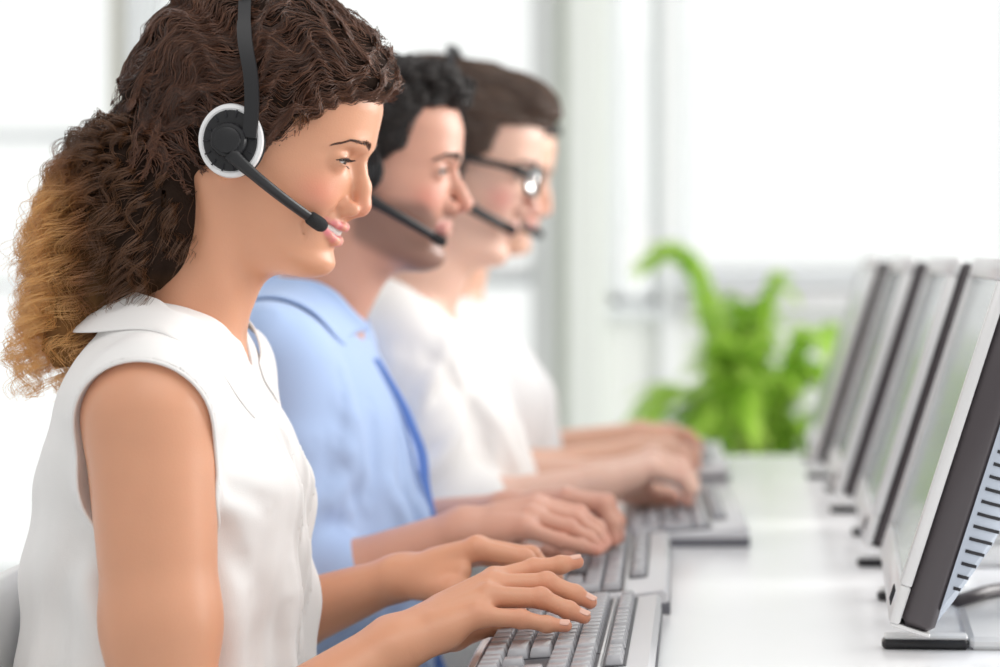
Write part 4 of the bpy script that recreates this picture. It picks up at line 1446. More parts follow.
def woman_hair(root, F, hm, H):
    Li = hm.inverted()
    # hair mass over the skull in head coordinates
    HM = Fld(mtx=hm)
    cap_ = Fld()
    rows = [(z, f + .010, b - .012, w + .010, m) for (z, f, b, w, m) in SKULL if z > -.07]
    rows[-1] = (.127, .030, -.055, .045, -.02); rows[-2] = (.120, .062, -.075, .058, -.018)
    cap_.loft(rows, p=2.1, k=0, capk=.02)
    def front(P):
        z = P[:, 2]; y = np.abs(P[:, 1])
        xh = np.interp(z, [-.08, -.05, -.02, 0, .012, .030, .045, .056, .066, .074, .082], [-.045, -.035, -.004, .030, .045, .052, .060, .072, .088, .104, .2])
        xh = xh + np.where(z > .05, (.07 - y) * .10, 0)
        return (P[:, 0] - xh) * .75
    cap_.put('i', None, None, .018, front)
    HM.put('u', None, None, 0, cap_)
    HM.ell((.060, 0, .088), (.048, .058, .030), k=.03)
    HM.ell((.000, 0, .102), (.075, .062, .030), k=.03)
    def rough(P):
        a = np.sin(P[:, 0] * 190 + 3 * np.sin(P[:, 2] * 60)) * np.sin(P[:, 2] * 170 + 2 * np.sin(P[:, 0] * 70 + P[:, 1] * 50))
        return .0004 * a + .0002 * np.sin(P[:, 0] * 420 + P[:, 1] * 300) * np.sin(P[:, 2] * 380)
    HM.disp((-.2, -.2, -.2), (.2, .2, .2), rough)
    G = Fld()
    G.put('u', None, None, 0, HM)
    T = at(172, 118, 1.95)      # where the hair is gathered
    tail = [(at(182, 118, 1.95), .052), (at(160, 150, 1.95), .056), (at(140, 195, 1.94), .064), (at(120, 240, 1.93), .060), (at(100, 285, 1.93), .050), (at(82, 325, 1.93), .034), (at(62, 355, 1.93), .016)]
    G.chain([t[0] for t in tail], [t[1] * .78 for t in tail], .03)
    G.cap(at(198, 160, 1.95), at(166, 250, 1.93), .045, .034, k=.03)
    def tr(P): return .003 * np.sin(P[:, 2] * 160 + 4 * np.sin(P[:, 0] * 60)) * np.sin(P[:, 0] * 150 + P[:, 1] * 130)
    G.disp((-.72, 1.8, .9), (-.46, 2.1, 1.25), tr)
    def tint(V):
        px = 700 + V[:, 0] * FPX / V[:, 1]; py = 255 - (V[:, 2] - CAMZ) * FPX / V[:, 1]
        g = np.clip((120 - px) / 90, 0, 1) * np.clip((py - 150) / 120, 0, 1)
        g = np.clip(g + np.clip((py - 270) / 120, 0, .5), 0, 1)[:, None]
        return np.array([.022, .012, .008]) * (1 - g) + np.array([.22, .11, .04]) * g  # base coloured darker than the strands so gaps between them look shaded
    hm_o, V = field_obj('hair', Inset(G, .0016), (-.68, 1.80, .93), (-.24, 2.10, 1.36), .0035, M['hair_wb'], root, tint, newton=1)
    # ---- strands over the skull, combed back to the tie
    rr = np.random.RandomState(3)
    capV = V[np.random.RandomState(1).permutation(len(V))]
    L = (capV - np.array(hm.translation)) @ np.array(hm.to_3x3())
    ok = (L[:, 0] > -.085) & (G.eval(capV, False) < .003) & (capV[:, 2] > 1.14)
    st = capV[ok][:26000]
    n = len(st); K = 24
    clump = rr.randint(0, 420, n)
    cph = rr.rand(420) * 6.28; cfr = rr.uniform(160, 300, 420); camp = rr.uniform(.5, 1.3, 420)
    ph = 2.2 * np.sin(st[:, 0] * 17 + 1) + 2.2 * np.sin(st[:, 2] * 21 + np.sin(st[:, 0] * 20)) + 1.5 * np.sin(st[:, 1] * 22) + rr.normal(0, .5, n)
    paths = np.zeros((n, K, 3)); p = snap(G, st, .001 + .0035 * rr.rand(n), 2); paths[:, 0] = p
    lift = .0005 + .0060 * rr.rand(n) ** 1.5
    jit = rr.normal(0, .45, n); tilt = rr.normal(0, .16, n)
    for k in range(1, K):
        f, g = grad(G, p); g /= np.linalg.norm(g, axis=1, keepdims=True) + 1e-9
        d = T - p; dist = np.linalg.norm(d, axis=1, keepdims=True); d /= dist
        d = d - g * (d * g).sum(1, keepdims=True); d /= np.linalg.norm(d, axis=1, keepdims=True) + 1e-6
        b = np.cross(d, g)
        fp = dist[:, 0] * 150 + 1.8 * np.sin(p[:, 2] * 38 + 1) + 1.6 * np.sin(p[:, 1] * 45 + p[:, 0] * 25); wob = (np.sin(fp + jit) * .75 + tilt)[:, None] + rr.normal(0, .10, (n, 1))
        p = p + (d + b * wob) * .0055
        f, g = grad(G, p); g /= np.linalg.norm(g, axis=1, keepdims=True) + 1e-9
        off = lift + .0013 * np.sin(fp + 1.5)
        p = p + g * np.clip((off - f), -.004, .004)[:, None]
        paths[:, k] = p
    tone = np.clip(.05 + .38 * rr.rand(n)[:, None] ** 2 + .10 * np.sin(ph)[:, None] + np.zeros((1, K)), 0, 1)
    strands('head_strands', paths, .00027, M['hair_wh'], hm_o, tone)
    # ---- fine flyaways on the hairline and crown
    # ---- curls of the ponytail
    P_, T_ = [], []
    NC, NS = 620, 13
    K = 46
    tt = np.linspace(0, 1, K)
    for c in range(NC):
        u = rr.rand()
        # end point along the outline of the tail
        v = rr.rand()
        if u < .30:      # upper back bulge, short
            py = rr.uniform(190, 290); end = at(np.interp(py, [100, 130, 180, 230, 300, 390], [122, 92, 56, 38, 24, 14]) + 60 * rr.rand()**1.5, py, rr.uniform(1.87, 2.02))
        elif u < .75:
            end = at(rr.uniform(22, 150), rr.uniform(250, 345), rr.uniform(1.865, 2.02))
        elif u < .90:
            end = at(rr.uniform(10, 95), rr.uniform(330, 400), rr.uniform(1.89, 2.0))
        else:
            end = at(rr.uniform(135, 184), rr.uniform(215, 270), rr.uniform(1.885, 1.93))
        a = rr.uniform(0, 6.28)
        s0 = T + np.array([rr.uniform(-.01, .035), .04 * math.cos(a) * rr.rand(), .04 * math.sin(a) * rr.rand() - .005])
        q = np.array([end[0] - s0[0], end[1] - s0[1], end[2] - s0[2]])
        c1 = s0 + np.array([-.02 * rr.rand() + q[0] * .30, q[1] * .7, -.02 * rr.rand()])
        c2 = end + np.array([.004 + .02 * rr.rand(), -q[1] * .1, .055 + .04 * rr.rand()])
        if end[0] > -.50: c2 = end + np.array([-.02, 0, .05])
        cv = ((1 - tt)**3)[:, None] * s0 + (3 * (1 - tt)**2 * tt)[:, None] * c1 + (3 * (1 - tt) * tt**2)[:, None] * c2 + (tt**3)[:, None] * end
        L_ = np.linalg.norm(np.diff(cv, axis=0), axis=1).sum()
        turns = L_ / (.036 * rr.uniform(.85, 1.15)); amp = rr.uniform(.0030, .0068)
        tg = np.gradient(cv, axis=0); tg /= np.linalg.norm(tg, axis=1, keepdims=True)
        n1 = np.cross(tg, [0, 1, 0.1]); n1 /= np.linalg.norm(n1, axis=1, keepdims=True); n2 = np.cross(tg, n1)
        ph0 = 3 * math.sin(end[0] * 22) + 3 * math.sin(end[1] * 27) + 2 * math.sin(end[2] * 15) + rr.normal(0, .7); sgn = 1 if end[1] < 1.95 else -1
        env = np.clip(tt * 5, 0.15, 1) * (1 + .9 * tt)
        for s_ in range(NS):
            dph = rr.normal(0, .20); da = amp * rr.uniform(.75, 1.25)
            ofs = rr.normal(0, .0012, 3); fz = rr.normal(0, 1, 3) * .0015
            an = ph0 + dph + sgn * 2 * math.pi * turns * tt * rr.uniform(.985, 1.015)
            spread = np.clip(.3 + tt * 1.2, 0, 1.3)[:, None]
            w = cv + n1 * (np.cos(an) * da * env)[:, None] + n2 * (np.sin(an) * da * env)[:, None] + ofs * spread
            if rr.rand() < .10: w = w + np.outer(tt**2, rr.normal(0, .008, 3))
            P_.append(w)
            px = 700 + w[:, 0] * FPX / w[:, 1]; py = 255 - (w[:, 2] - CAMZ) * FPX / w[:, 1]
            g = np.clip((92 - px) / 50, 0, 1) * np.clip((py - 140) / 60, 0, 1) + np.clip((py - 290) / 110, 0, .6) * np.clip((150 - px) / 80, 0, 1)
            T_.append(np.clip(.05 + .12 * rr.rand() + g * rr.uniform(.65, 1.05), 0, 1))
    strands('ponytail_curls', np.array(P_), .00034, M['hair_w'], hm_o, np.array(T_))
    # soft short frizz around the forehead line
    P_ = []
    nf = 700
    yy = rr.uniform(-.07, .07, nf); 
    for i in range(nf):
        y = yy[i]; t = rr.rand()
        x = np.interp(t, [0, .35, 1], [.050, .072, .104]); z = np.interp(t, [0, .35, 1], [.022, .056, .076])
        if t < .9: y = -.066 + rr.rand() * .006 + (t * .04)
        if i % 2: y = -y
        b = np.array([x, y, z]) + rr.normal(0, .003, 3)
        d = np.array([rr.uniform(-.4, .9), rr.normal(0, .4), rr.uniform(.3, 1.0)]); d /= np.linalg.norm(d)
        L = rr.uniform(.010, .026); seg = []
        for k in range(8):
            u = k / 7
            seg.append(b + d * L * u + np.array([-1, 0, 0]) * L * .8 * u * u + np.array([math.sin(u * 8 + i), math.cos(u * 7 + i), math.sin(u * 6)]) * .0015 * u)
        P_.append([np.array(hm @ Vector(tuple(q))) for q in seg])
    P_ = np.array(P_)
    b = snap(F, P_[:, 0], .002, 3); P_ += (b - P_[:, 0])[:, None]
    strands('hairline_frizz', P_, .00022, M['hair_w'], hm_o, np.full((nf, 8), .3))
    return hm_o


def headset(hm, mirror_side=-1, label='', full=True, thick=1.0, droop=0.0, tip=(.0785, .0465, -.0500)):
    """worn headset: band over the head, ear cup on the near ear, boom to the mouth; head coordinates"""
    h = empty('headset')
    tag(h, label, 'headset', 'black telephone headsets worn by the workers')
    def W(mb_): mb_.v = [tuple(hm @ Vector(p)) for p in mb_.v]; return mb_
    sy = mirror_side
    yc = .092 * sy
    cx, cz = .006, .000
    # ear pad, white ring, dark plate, hub
    ovl = lambda r, y0, y1, sx=1.0: None
    def disc(prof, n=56, ex=.80, ez=.91, tilt=0.0):
        m = MB(); V = []; F_ = []
        for (r, y) in prof:
            for k in range(n):
                th = 2 * math.pi * k / n
                x, z = r * math.cos(th) * ex, r * math.sin(th) * ez
                V.append((cx + x * math.cos(tilt) - z * math.sin(tilt), sy * y, cz + x * math.sin(tilt) + z * math.cos(tilt)))
        for i in range(len(prof) - 1):
            for k in range(n): F_.append((i * n + k, i * n + (k + 1) % n, (i + 1) * n + (k + 1) % n, (i + 1) * n + k))
        F_.append(tuple(range(n))[::-1]); F_.append(tuple((len(prof) - 1) * n + k for k in range(n)))
        m.add(V, F_); return m
    tl = .25
    if full:
        W(disc([(.020, .072), (.030, .074), (.0335, .080), (.0325, .087), (.030, .089)], tilt=tl)).build('ear_pad', M['black_matte'], h, smooth=True)
        W(disc([(.0300, .0875), (.0335, .088), (.0345, .091), (.0335, .0945), (.0300, .0955), (.0285, .0945)], tilt=tl)).build('white_ring', M['ringwhite'], h, auto=40)
        pl = W(disc([(.0284, .0890), (.0284, .0945), (.0272, .0958), (.018, .0965)], tilt=tl)).build('ear_plate', M['black'], h, auto=40)
        tk = MB()
        for q in range(14):
            a = q * 2 * math.pi / 14 + .2
            r0, r1 = .0205, .0262
            p0 = (cx + r0 * math.cos(a) * .84, sy * .0972, cz + r0 * math.sin(a)); p1 = (cx + r1 * math.cos(a) * .84, sy * .0966, cz + r1 * math.sin(a))
            tk.tube([p0, p1], .0008, 6)
        W(tk).build('vent_slit', M['slot'], pl)
        hub = W(disc([(.0165, .096), (.0165, .1015), (.0150, .1035), (.0125, .1040), (.0118, .1070), (.0095, .1080), (.0, .1082)], ex=.92)).build('hub', M['black'], h, auto=40)
    else:
        W(disc([(.022, .072), (.030, .075), (.031, .088), (.026, .092)], tilt=tl)).build('ear_pad', M['black_matte'], h, smooth=True)
        W(disc([(.020, .090), (.020, .096), (.016, .099), (.0, .0992)], ex=.92)).build('hub', M['black'], h, auto=40)
        W(MB().tube([(cx + .002, sy * .094, cz - .004), (cx + .004, sy * .094, cz - .012 - droop)], .0065, 10)).build('boom_pivot', M['black'], h, smooth=True)
    # band
    pts = []; 
    up = [(.0225, .0985, .006), (.0185, .0985, .034), (.011, .0970, .060), (-.001, .0925, .082), (-.009, .0820, .104), (-.017, .0640, .123), (-.024, .0380, .137), (-.027, 0, .142)]
    arc = [np.array(p) for p in up] + [np.array(p) * [1, -1, 1] for p in up[-2::-1]]
    arc = [p * [1, sy, 1] for p in arc]
    # smooth
    arc = np.array(arc); d = np.r_[0, np.cumsum(np.linalg.norm(np.diff(arc, axis=0), axis=1))]
    t = np.linspace(0, d[-1], 60); A = np.stack([np.interp(t, d, arc[:, i]) for i in range(3)], 1)
    for _ in range(4): A[1:-1] = (A[:-2] + 2 * A[1:-1] + A[2:]) / 4
    cen = np.array([0, 0, .03])
    G = []
    for i, p in enumerate(A):
        tg = A[min(i + 1, 59)] - A[max(i - 1, 0)]; tg /= np.linalg.norm(tg)
        wv = np.array([1.0, 0, 0]); wv -= tg * (wv @ tg); wv /= np.linalg.norm(wv)
        wd = .0052 if i > 14 else .0058
        G.append([p + wv * wd, p + wv * wd * .4, p - wv * wd * .4, p - wv * wd])
    band = W(MB().grid(np.array(G), .0026)).build('headband', M['black'], h, auto=50)
    sl = W(MB().grid(np.array(G)[:16] * [1, 1, 1] + np.array([0, sy * .0022, 0]), .0024)).build('band_slider', M['black'], h, auto=50)
    # far side rest pad
    fp = MB(); fp.box((-.022, -sy * .080 - .004, .030), (.022, -sy * .080 + .004, .058), .0035)
    W(fp).build('temple_pad', M['black_matte'], h)
    # boom
    b0 = np.array([cx + .004, sy * (.104 if full else .094), cz - .010 - droop]); tip = np.array([tip[0], sy * tip[1], tip[2]])
    mid = np.array([.045, sy * (.094 if full else .088), -.032 - droop * .7]); 
    pb = []
    for u in np.linspace(0, 1, 20): pb.append((1 - u)**2 * b0 + 2 * (1 - u) * u * mid + u * u * tip)
    W(MB().tube(pb, list(np.interp(np.linspace(0, 1, 20), [0, .12, .3, 1], np.array([.0070, .0058, .0048, .0042]) * thick)), 12, flat=((0, 1, 0), .6))).build('boom', M['black'], h, smooth=True)
    d = pb[-1] - pb[-3]; d /= np.linalg.norm(d)
    mp = [tip - d * .006, tip - d * .003, tip + d * .006, tip + d * .012, tip + d * .016, tip + d * .0175]
    mic = W(MB().tube(mp, [.0040, .0060, .0064, .0062, .0046, .0020], 16, flat=((0, 1, 0), .8))).build('microphone', M['black_matte'], h, smooth=True)
    return h


wr, wbody, wF, wH, whm, wB = woman()
woman_hair(wr, wF, whm, wH)
headset(whm, -1, 'black headset with white ringed ear cup worn by the woman with curly hair')
# ================================================================== the workers behind
def shirt(sp, m, sleeve=.30, off=.003, wr=.0022, seed=1, collar=None, sl=(.062, .056, .050)):
    Y0 = sp['Y0']; B = Fld()
    B.loft(torso_rows(sp['rows']), cy=Y0, p=2.3, k=0, capk=.02, off=off)
    n1 = np.array(sp['neck1'], float)
    for (S, E, Wr) in sp['arms']:
        sg = np.sign(S[1] - Y0); fw = Wr - E
        B.cap(n1 + [0, .030 * sg, -.024], S + [0, -.004 * sg, .002], .048, sl[0], k=.035)
        B.cap(S, E, sl[0], sl[1], k=.03)
        if sleeve > 0: B.cap(E, E + fw * sleeve, sl[1], sl[2], k=.02)
    q = np.random.RandomState(seed)
    for (S, E, Wr) in sp['arms']:
        sg = np.sign(S[1] - Y0); ax = (E - S) / np.linalg.norm(E - S)
        for _ in range(12):      # folds running across the sleeve and into the armpit
            t = q.uniform(.1, 1.0); c = S + (E - S) * t
            a = q.uniform(-2.6, 2.6); r = sl[0] * 1.0
            pts = []
            tw = q.choice([-1, 1]) * q.uniform(.5, 1.3)
            for u in np.linspace(-.5, .5, 5):
                an = a + u * 1.5 * tw
                pts.append(c + ax * (u * .09 * q.choice([-1, 1]) if False else u * .075) + np.array([math.cos(an) * r, sg * math.sin(an) * r, 0]))
            B.fold(pts, q.uniform(.008, .015), q.choice([-.4, 1, 1]) * q.uniform(.007, .013))
    xf = lambda z: np.interp(z, [r[0] for r in sp['rows']], [r[1] for r in sp['rows']])
    for _ in range(26):
        z = q.uniform(.62, .93); y = Y0 + q.uniform(-.14, .14); L = q.uniform(.05, .13)
        x = xf(z) - .05 * abs(y - Y0) / .1
        B.fold([(x, y, z), (xf(z - L) - .05 * abs(y - Y0) / .1, y + q.uniform(-.05, .05), z - L)], q.uniform(.008, .015), q.choice([-.6, 1, 1]) * q.uniform(.006, .012))
    n0 = np.array(sp['neck0'], float)
    nr = sp.get('neckr', .052)
    B.cap(n0, n1 + [0.004, 0, .012], nr + .003, nr, op='s', k=.004)
    pts = [a for t in sp['arms'] for a in t[:2]] + [t[1] + (t[2] - t[1]) * max(sleeve, 0) for t in sp['arms']]
    lo = np.min(pts, 0) - .08; hi = np.max(pts, 0) + .08
    xb = min(r[2] for r in sp['rows']); xm = max(r[1] for r in sp['rows'])
    lo = np.minimum(lo, [xb - .02, Y0 - .22, sp['rows'][0][0] - .01]); hi = np.maximum(hi, [xm + .02, Y0 + .22, 1.09])
    o, _ = field_obj('shirt', B, lo, hi, .0042, m, sp['root'])
    return o, B


def regrade(v, f):
    """the same pose a little nearer or farther along its line of sight"""
    v = np.array(v, float).copy(); v[0] *= f; v[2] = CAMZ + (v[2] - CAMZ) * f
    return v


def rescale_person(sp, Y1):
    Y0 = sp['Y0']; f = Y1 / Y0; dy = Y1 - Y0
    def g(v, k=1.0): v = regrade(v, f); v[1] += dy; return v
    for k in ('ear', 'neck0', 'neck1'): sp[k] = g(sp[k])
    sp['rows'] = [(CAMZ + (r[0] - CAMZ) * f, r[1] * f, r[2] * f, r[3]) for r in sp['rows']]
    sp['arms'] = [tuple(g(p) for p in a) for a in sp['arms']]
    sp['hands'] = [([[g(p) for p in fg] for fg in h[0]], [g(p) for p in h[1]]) for h in sp['hands']]
    sp['hs'] = sp.get('hs', 1) * f; sp['Y0'] = Y1
    return sp


def short_hair(root, hm, hl, mass, smat, bumps=(), grow=.008, curly=0.0, nst=3000, flow=(.9, 0, -.35), tone=.25, seed=2, L_=.03):
    HM = Fld(mtx=hm)
    c = Fld()
    rows = [(z, f + grow, b - grow, w + grow * .8, m) for (z, f, b, w, m) in SKULL if z > -.065]
    rows[-1] = (.120 + grow * .8, .030, -.055, .045, -.02); rows[-2] = (.113 + grow * .7, .058, -.072, .056, -.018)
    c.loft(rows, p=2.1, k=0, capk=.015)
    zs, xs = [h[0] for h in hl], [h[1] for h in hl]
    def front(P):
        xh = np.interp(P[:, 2], zs, xs) + np.where(P[:, 2] > .05, (.07 - np.abs(P[:, 1])) * .08, 0)
        return (P[:, 0] - xh) * .75
    c.put('i', None, None, .006, front)
    HM.put('u', None, None, 0, c)
    for (ce, r, k) in bumps: HM.ell(ce, r, k=k)
    if curly:
        HM.disp((-.2, -.2, .05), (.2, .2, .2), lambda P: curly * np.clip((P[:, 2] - .06) / .02, 0, 1) * np.sin(P[:, 0] * 230 + 2 * np.sin(P[:, 1] * 90)) * np.sin(P[:, 1] * 210 + 2 * np.sin(P[:, 2] * 120)))
    G = Fld(); G.put('u', None, None, 0, HM)
    ce = np.array(hm.translation)
    o, V = field_obj('hair', G, ce - .16, ce + .17, .0040, mass, root, None, newton=1)
    rr = np.random.RandomState(seed)
    st = V[rr.permutation(len(V))][:nst]; n = len(st); K = 9
    fl = np.array(hm.to_3x3().normalized()) @ np.array(flow); p = st.copy(); P_ = np.zeros((n, K, 3)); P_[:, 0] = p
    ph = 3 * np.sin(st[:, 0] * 60) + 3 * np.sin(st[:, 2] * 70) + rr.normal(0, .4, n)
    for k in range(1, K):
        f, g = grad(G, p); g /= np.linalg.norm(g, axis=1, keepdims=True) + 1e-9
        d = fl - g * (g @ fl)[:, None]; d /= np.linalg.norm(d, axis=1, keepdims=True) + .05
        b = np.cross(d, g)
        amp = .9 if curly else .15
        p = p + (d + b * (np.sin(k * .9 + ph)[:, None] * amp)) * (L_ / K)
        f, g = grad(G, p); g /= np.linalg.norm(g, axis=1, keepdims=True) + 1e-9
        p = p + g * np.clip(.0012 + (.0025 if curly else .0008) * k / K * (1 + np.sin(ph)) - f, -.004, .004)[:, None]
        P_[:, k] = p
    strands('hair_strands', P_, .00045, smat, o, np.clip(tone * rr.rand(n)[:, None] + .05 * np.sin(ph)[:, None] + np.zeros((1, K)), 0, 1))
    return o


def shift_hand(joints, dv): return [[np.array(p) + dv for p in f] for f in joints] if isinstance(joints[0], list) else [np.array(p) + dv for p in joints]


def man_blue():
    root = person_root('person', 0, 'dark haired bearded man in a light blue shirt, sitting behind the curly haired woman')
    Y0 = 2.48
    rows = [(.47, -.300, -.580, .19), (.62, -.305, -.58, .18), (.70, -.302, -.58, .175), (.77, -.306, -.58, .178), (.834, -.318, -.582, .182),
            (.90, -.334, -.578, .186), (.94, -.352, -.570, .182), (.975, -.372, -.555, .17), (1.005, -.395, -.54, .13), (1.03, -.415, -.52, .09)]
    SR, SL = np.array([-.455, 2.330, .962]), np.array([-.455, 2.645, .962])
    ER, EL = np.array([-.432, 2.290, .715]), np.array([-.425, 2.665, .73])
    WR, WL = at(462, 530, 2.30), at(505, 512, 2.46)
    R_f = [[at(538, 505, 2.335), at(578, 514, 2.345), at(597, 528, 2.35), at(606, 542, 2.35)],
           [at(536, 510, 2.315), at(574, 519, 2.325), at(594, 534, 2.33), at(604, 546, 2.33)],
           [at(531, 518, 2.295), at(568, 528, 2.30), at(588, 539, 2.305), at(600, 549, 2.305)],
           [at(524, 529, 2.275), at(560, 541, 2.28), at(580, 546, 2.28), at(597, 551, 2.28)]]
    R_t = [at(480, 540, 2.325), at(512, 552, 2.35), at(545, 556, 2.365), at(570, 558, 2.37)]
    L_f = [[at(566, 500, 2.42), at(602, 505, 2.41), at(612, 523, 2.405), at(614, 541, 2.40)],
           [at(568, 498, 2.44), at(606, 503, 2.435), at(617, 521, 2.43), at(619, 538, 2.43)],
           [at(566, 500, 2.46), at(602, 506, 2.455), at(614, 522, 2.45), at(617, 535, 2.45)],
           [at(562, 503, 2.48), at(594, 510, 2.48), at(606, 522, 2.48), at(610, 532, 2.48)]]
    L_t = [at(520, 522, 2.43), at(548, 532, 2.40), at(575, 540, 2.40), at(592, 546, 2.40)]
    sp = dict(root=root, Y0=Y0, ear=(-.372, Y0, 1.174), pitch=4, yaw=0, smile=False, hs=.97, jf=1.12, nose=1.12, h=.0032, neck0=(-.388, Y0, 1.095), neck1=(-.445, Y0, .99), neckr=.054,
              rows=rows, arms=[(SR, ER, WR), (SL, EL, WL)], armr=(.052, .046, .042, .042, .029), hands=[(R_f, R_t), (L_f, L_t)], hands_s=1.08,
              skin=(.70, .375, .275), lipcol=(.58, .25, .22), flush=(.02, .22, .20), browmat=M['hair_m1'], nbrow=420, browr=.0036, beard=.60)
    body, F, H, hm = build_person(sp)
    sh, B = shirt(sp, M['blue'], seed=4)
    cols = [((-.506, Y0 - .003, 1.060), (-.530, Y0 - .003, 1.022)), ((-.496, Y0 - .045, 1.062), (-.520, Y0 - .055, 1.020)), (at(294, 280, 2.43), at(278, 302, 2.395)),
            (at(315, 278, 2.425), at(300, 324, 2.39)), (at(340, 291, 2.432), at(318, 345, 2.405)), (at(374, 329, 2.488), at(330, 358, 2.43))]
    for nr_ in (True, False):
        collar_leaf(cols, Y0, .004, nr_, bulge=.006, cloth=Outer(B, F), gap=.007, edge=.8).build('collar', M['blue'], sh, smooth=True, sub=1)
    # button placket and its darker inner edge
    for nm, y0, y1, mm, gp in (('placket', -.020, .010, M['blue'], .0012), ('placket_trim', .0102, .0175, M['bluetrim'], .0022)):
        G = []
        for z in np.linspace(.50, .965, 60):
            G.append([(-.26, Y0 + y, z) for y in np.linspace(y0, y1, 5)])
        G = np.array(G); Q = G.reshape(-1, 3)
        xr = np.interp(Q[:, 2], [r[0] for r in rows], [r[1] for r in rows]); Q[:, 0] = xr + .004
        for _ in range(4):
            f, g = grad(B, Q); Q = Q.copy(); Q[:, 0] += np.clip((gp - f), -.01, .01) / np.maximum(g[:, 0], .4)
        Q = Q.reshape(G.shape)
        if nm == 'placket_trim':     # the open edge of the placket stands a little off the chest
            for j, t in enumerate(np.linspace(0, 1, 5)):
                Q[:, j, 0] = Q[:, 0, 0] + .0105 * t * np.interp(np.arange(len(Q)), [0, 6, 50, 59], [.6, 1, 1, .4]); Q[:, j, 1] = Y0 - .014 - .003 * t
        MB().grid(Q, .0022).build(nm, mm, sh, smooth=True)
    short_hair(root, hm, [(-.06, -.06), (-.03, -.03), (-.01, -.002), (.008, .0174), (.028, .0466), (.056, .0537), (.068, .060), (.075, .068), (.084, .100), (.090, .2)], M['hair_m1b'], M['hair_m1'],
               bumps=[((.088, 0, .098), (.026, .042, .017), .012), ((.045, 0, .110), (.05, .05, .020), .02)], grow=.007, curly=.004, nst=5000, flow=(.6, 0, .2), tone=.9, L_=.035)
    headset(hm, -1, 'black headset worn by the dark haired man in the blue shirt', thick=1.2, full=False, droop=.020, tip=(.088, .040, -.071))
    lower_body(root, -.45, Y0, .18, M['trousers'])


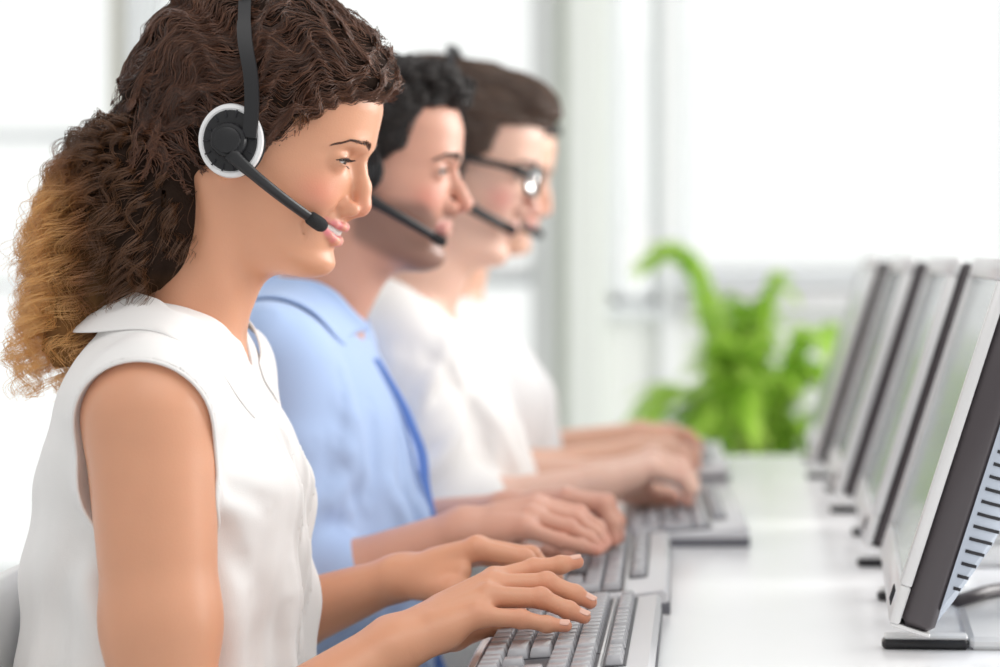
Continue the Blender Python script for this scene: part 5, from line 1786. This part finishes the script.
def man_glasses():
    root = person_root('person', 0, 'brown haired man in a white shirt wearing black glasses, third in the row')
    Y0 = 2.86
    rows = [(.47, -.235, -.50, .19), (.62, -.225, -.49, .18), (.70, -.215, -.48, .178), (.78, -.212, -.475, .178), (.84, -.228, -.475, .182),
            (.90, -.252, -.478, .186), (.94, -.275, -.48, .182), (.975, -.300, -.475, .17), (1.005, -.325, -.465, .13), (1.03, -.345, -.45, .09)]
    SR, SL = np.array([-.372, 2.697, .965]), np.array([-.372, 3.022, .965])
    ER, EL = np.array([-.315, 2.672, .755]), np.array([-.33, 3.04, .765])
    WR, WL = at(598, 484, 2.74), at(607, 476, 2.95)
    def hand(dy, Yc, sg):
        f = []
        for i, (a, b) in enumerate(((0, .045), (-3, .02), (0, -.005), (5, -.03))):
            Y = Yc + b * sg
            f.append([at(654 - i, 466 + dy + a, Y), at(683 - i, 474 + dy + a, Y + .004 * sg), at(692 - i, 488 + dy + a * .5, Y + .005 * sg), at(689 - i, 502 + dy, Y + .005 * sg)])
        t = [at(618, 488 + dy, Yc + .03 * sg), at(640, 496 + dy, Yc + .05 * sg), at(662, 501 + dy, Yc + .055 * sg), at(676, 504 + dy, Yc + .055 * sg)]
        return f, t
    R_f, R_t = hand(0, 2.775, 1); L_f, L_t = hand(-8, 2.94, -1)
    sp = dict(root=root, Y0=Y0, ear=(-.325, Y0, 1.197), pitch=13, yaw=0, smile=False, hs=1.06, jf=1.12, nose=1.08, h=.004, neck0=(-.335, Y0, 1.10), neck1=(-.385, Y0, .99), neckr=.056,
              rows=rows, arms=[(SR, ER, WR), (SL, EL, WL)], armr=(.052, .046, .042, .042, .030), hands=[(R_f, R_t), (L_f, L_t)], hands_s=1.1,
              skin=(.80, .51, .40), lipcol=(.72, .34, .31), flush=(.02, .30, .26), browmat=M['hair_m2'], nbrow=260, browr=.003)
    rescale_person(sp, 2.92); Y0 = sp['Y0']
    body, F, H, hm = build_person(sp)
    sh, B = shirt(sp, M['white_shirt'], seed=9, sleeve=.22, sl=(.064, .060, .056))
    c = lambda a: regrade(np.array(a), Y0 / 2.86) + [0, Y0, 0]
    cols = [(c((-.450, -.003, 1.066)), c((-.475, -.003, 1.022))), (c((-.440, -.045, 1.066)), c((-.468, -.058, 1.020))), (c((-.400, -.070, 1.056)), c((-.415, -.098, 1.012))),
            (c((-.365, -.066, 1.040)), c((-.372, -.098, .994))), (c((-.335, -.045, 1.014)), c((-.345, -.080, .966))), (c((-.312, -.006, .986)), c((-.318, -.058, .940)))]
    for nr_ in (True, False):
        collar_leaf(cols, Y0, .004, nr_, bulge=.006, cloth=Outer(B, F), gap=.007, edge=.8).build('collar', M['white_shirt'], sh, smooth=True, sub=1)
    short_hair(root, hm, [(-.06, -.07), (-.03, -.03), (-.01, -.002), (.008, .030), (.026, .052), (.045, .055), (.060, .058), (.066, .085), (.072, .104), (.080, .2)], M['hair_m2b'], M['hair_m2'],
               bumps=[((.090, 0, .090), (.030, .050, .017), .015), ((.050, 0, .106), (.055, .055, .022), .02)], grow=.008, nst=3500, flow=(1, 0, -.15), tone=.8, seed=5)
    headset(hm, -1, 'black headset worn by the man with glasses', thick=1.35, full=False, droop=.020, tip=(.090, .038, -.058))
    # glasses
    g = empty('glasses'); tag(g, 'black framed glasses worn by the brown haired man in white', 'glasses')
    def Wt(mb_): mb_.v = [tuple(hm @ Vector(p)) for p in mb_.v]; return mb_
    for sy in (-1, 1):
        ring = []
        for t in np.linspace(0, 2 * math.pi, 41):
            y = .031 + .0235 * np.sign(math.cos(t)) * abs(math.cos(t)) ** .75; z = .003 + .0165 * np.sign(math.sin(t)) * abs(math.sin(t)) ** .75
            ring.append((.1135 - 6 * (y - .01) ** 2, sy * y, z))
        Wt(MB().tube(ring, .0024, 8, cap=False)).build('rim', M['glassframe'], g, smooth=True)
        G = []
        for u in np.linspace(.0, 1, 5):
            G.append([(p[0] , sy * .031 + (p[1] - sy * .031) * u, .003 + (p[2] - .003) * u) for p in ring])
        Wt(MB().grid(G)).build('lens', M['lens'], g, smooth=True)
        Wt(MB().tube([(.1010, sy * .055, .010), (.093, sy * .0665, .011), (.070, sy * .0725, .012), (.01, sy * .0795, .011), (-.012, sy * .079, .004), (-.022, sy * .077, -.012)], [.0056, .0056, .0046, .0036, .0030, .002], 8)).build('temple', M['glassframe'], g, smooth=True)
    Wt(MB().tube([(.1130, -.0090, .007), (.1165, 0, .010), (.1130, .0090, .007)], .0018, 8)).build('bridge', M['glassframe'], g, smooth=True)
    lower_body(root, -.37, Y0, .17, M['trousers'])


def woman_far():
    root = person_root('person', 0, 'farthest worker, a dark haired woman in white mostly hidden behind the man with glasses')
    Y0 = 3.20
    rows = [(.47, -.235, -.47, .165), (.62, -.225, -.46, .155), (.70, -.212, -.455, .150), (.77, -.207, -.45, .150), (.83, -.208, -.45, .155),
            (.88, -.215, -.45, .160), (.92, -.235, -.45, .160), (.96, -.265, -.445, .155), (.99, -.29, -.435, .13), (1.015, -.315, -.42, .09)]
    SR, SL = np.array([-.350, 3.065, .955]), np.array([-.350, 3.335, .955])
    ER, EL = np.array([-.290, 3.01, .765]), np.array([-.300, 3.40, .765])
    WR, WL = at(636, 452, 3.08), at(640, 434, 3.30)
    def hand(px, py, Yc, sg):
        f = []
        for i, b in enumerate((.03, .012, -.008, -.027)):
            Y = Yc + b * sg
            f.append([at(px + 20, py - 3 + i, Y), at(px + 36, py + 1 + i, Y), at(px + 45, py + 9, Y), at(px + 47, py + 18, Y)])
        t = [at(px - 2, py + 4, Yc + .02 * sg), at(px + 12, py + 9, Yc + .04 * sg), at(px + 24, py + 13, Yc + .045 * sg), at(px + 33, py + 16, Yc + .045 * sg)]
        return f, t
    R_f, R_t = hand(650, 450, 3.11, 1); L_f, L_t = hand(652, 434, 3.29, -1)
    sp = dict(root=root, Y0=Y0, ear=(-.328, Y0, 1.197), pitch=10, yaw=0, smile=False, hs=1.04, jf=1.0, h=.0045, neck0=(-.34, Y0, 1.11), neck1=(-.37, Y0, .985), neckr=.048,
              rows=rows, arms=[(SR, ER, WR), (SL, EL, WL)], armr=(.045, .040, .036, .036, .025), hands=[(R_f, R_t), (L_f, L_t)], hands_s=.98,
              skin=(.78, .46, .33), lipcol=(.70, .28, .27), flush=(.02, .2, .18), browmat=M['hair_m2'], nbrow=150)
    rescale_person(sp, 3.34); Y0 = sp['Y0']
    body, F, H, hm = build_person(sp)
    shirt(sp, M['white_shirt2'], seed=12, sleeve=.12, sl=(.052, .052, .050))
    short_hair(root, hm, [(-.06, -.03), (-.03, .0), (-.01, .02), (.008, .035), (.03, .050), (.05, .060), (.066, .085), (.075, .104), (.085, .2)], M['hair_m1b'], M['hair_m1'],
               bumps=[((-.095, 0, .03), (.035, .035, .035), .02)], grow=.012, nst=2500, flow=(-1, 0, -.1), tone=.3, seed=8)
    headset(hm, -1, 'black headset worn by the farthest worker, mostly hidden', thick=1.4, full=False, droop=.020, tip=(.100, .034, -.064))
    lower_body(root, -.35, Y0, .15, M['trousers'])


man_blue()
man_glasses()
woman_far()
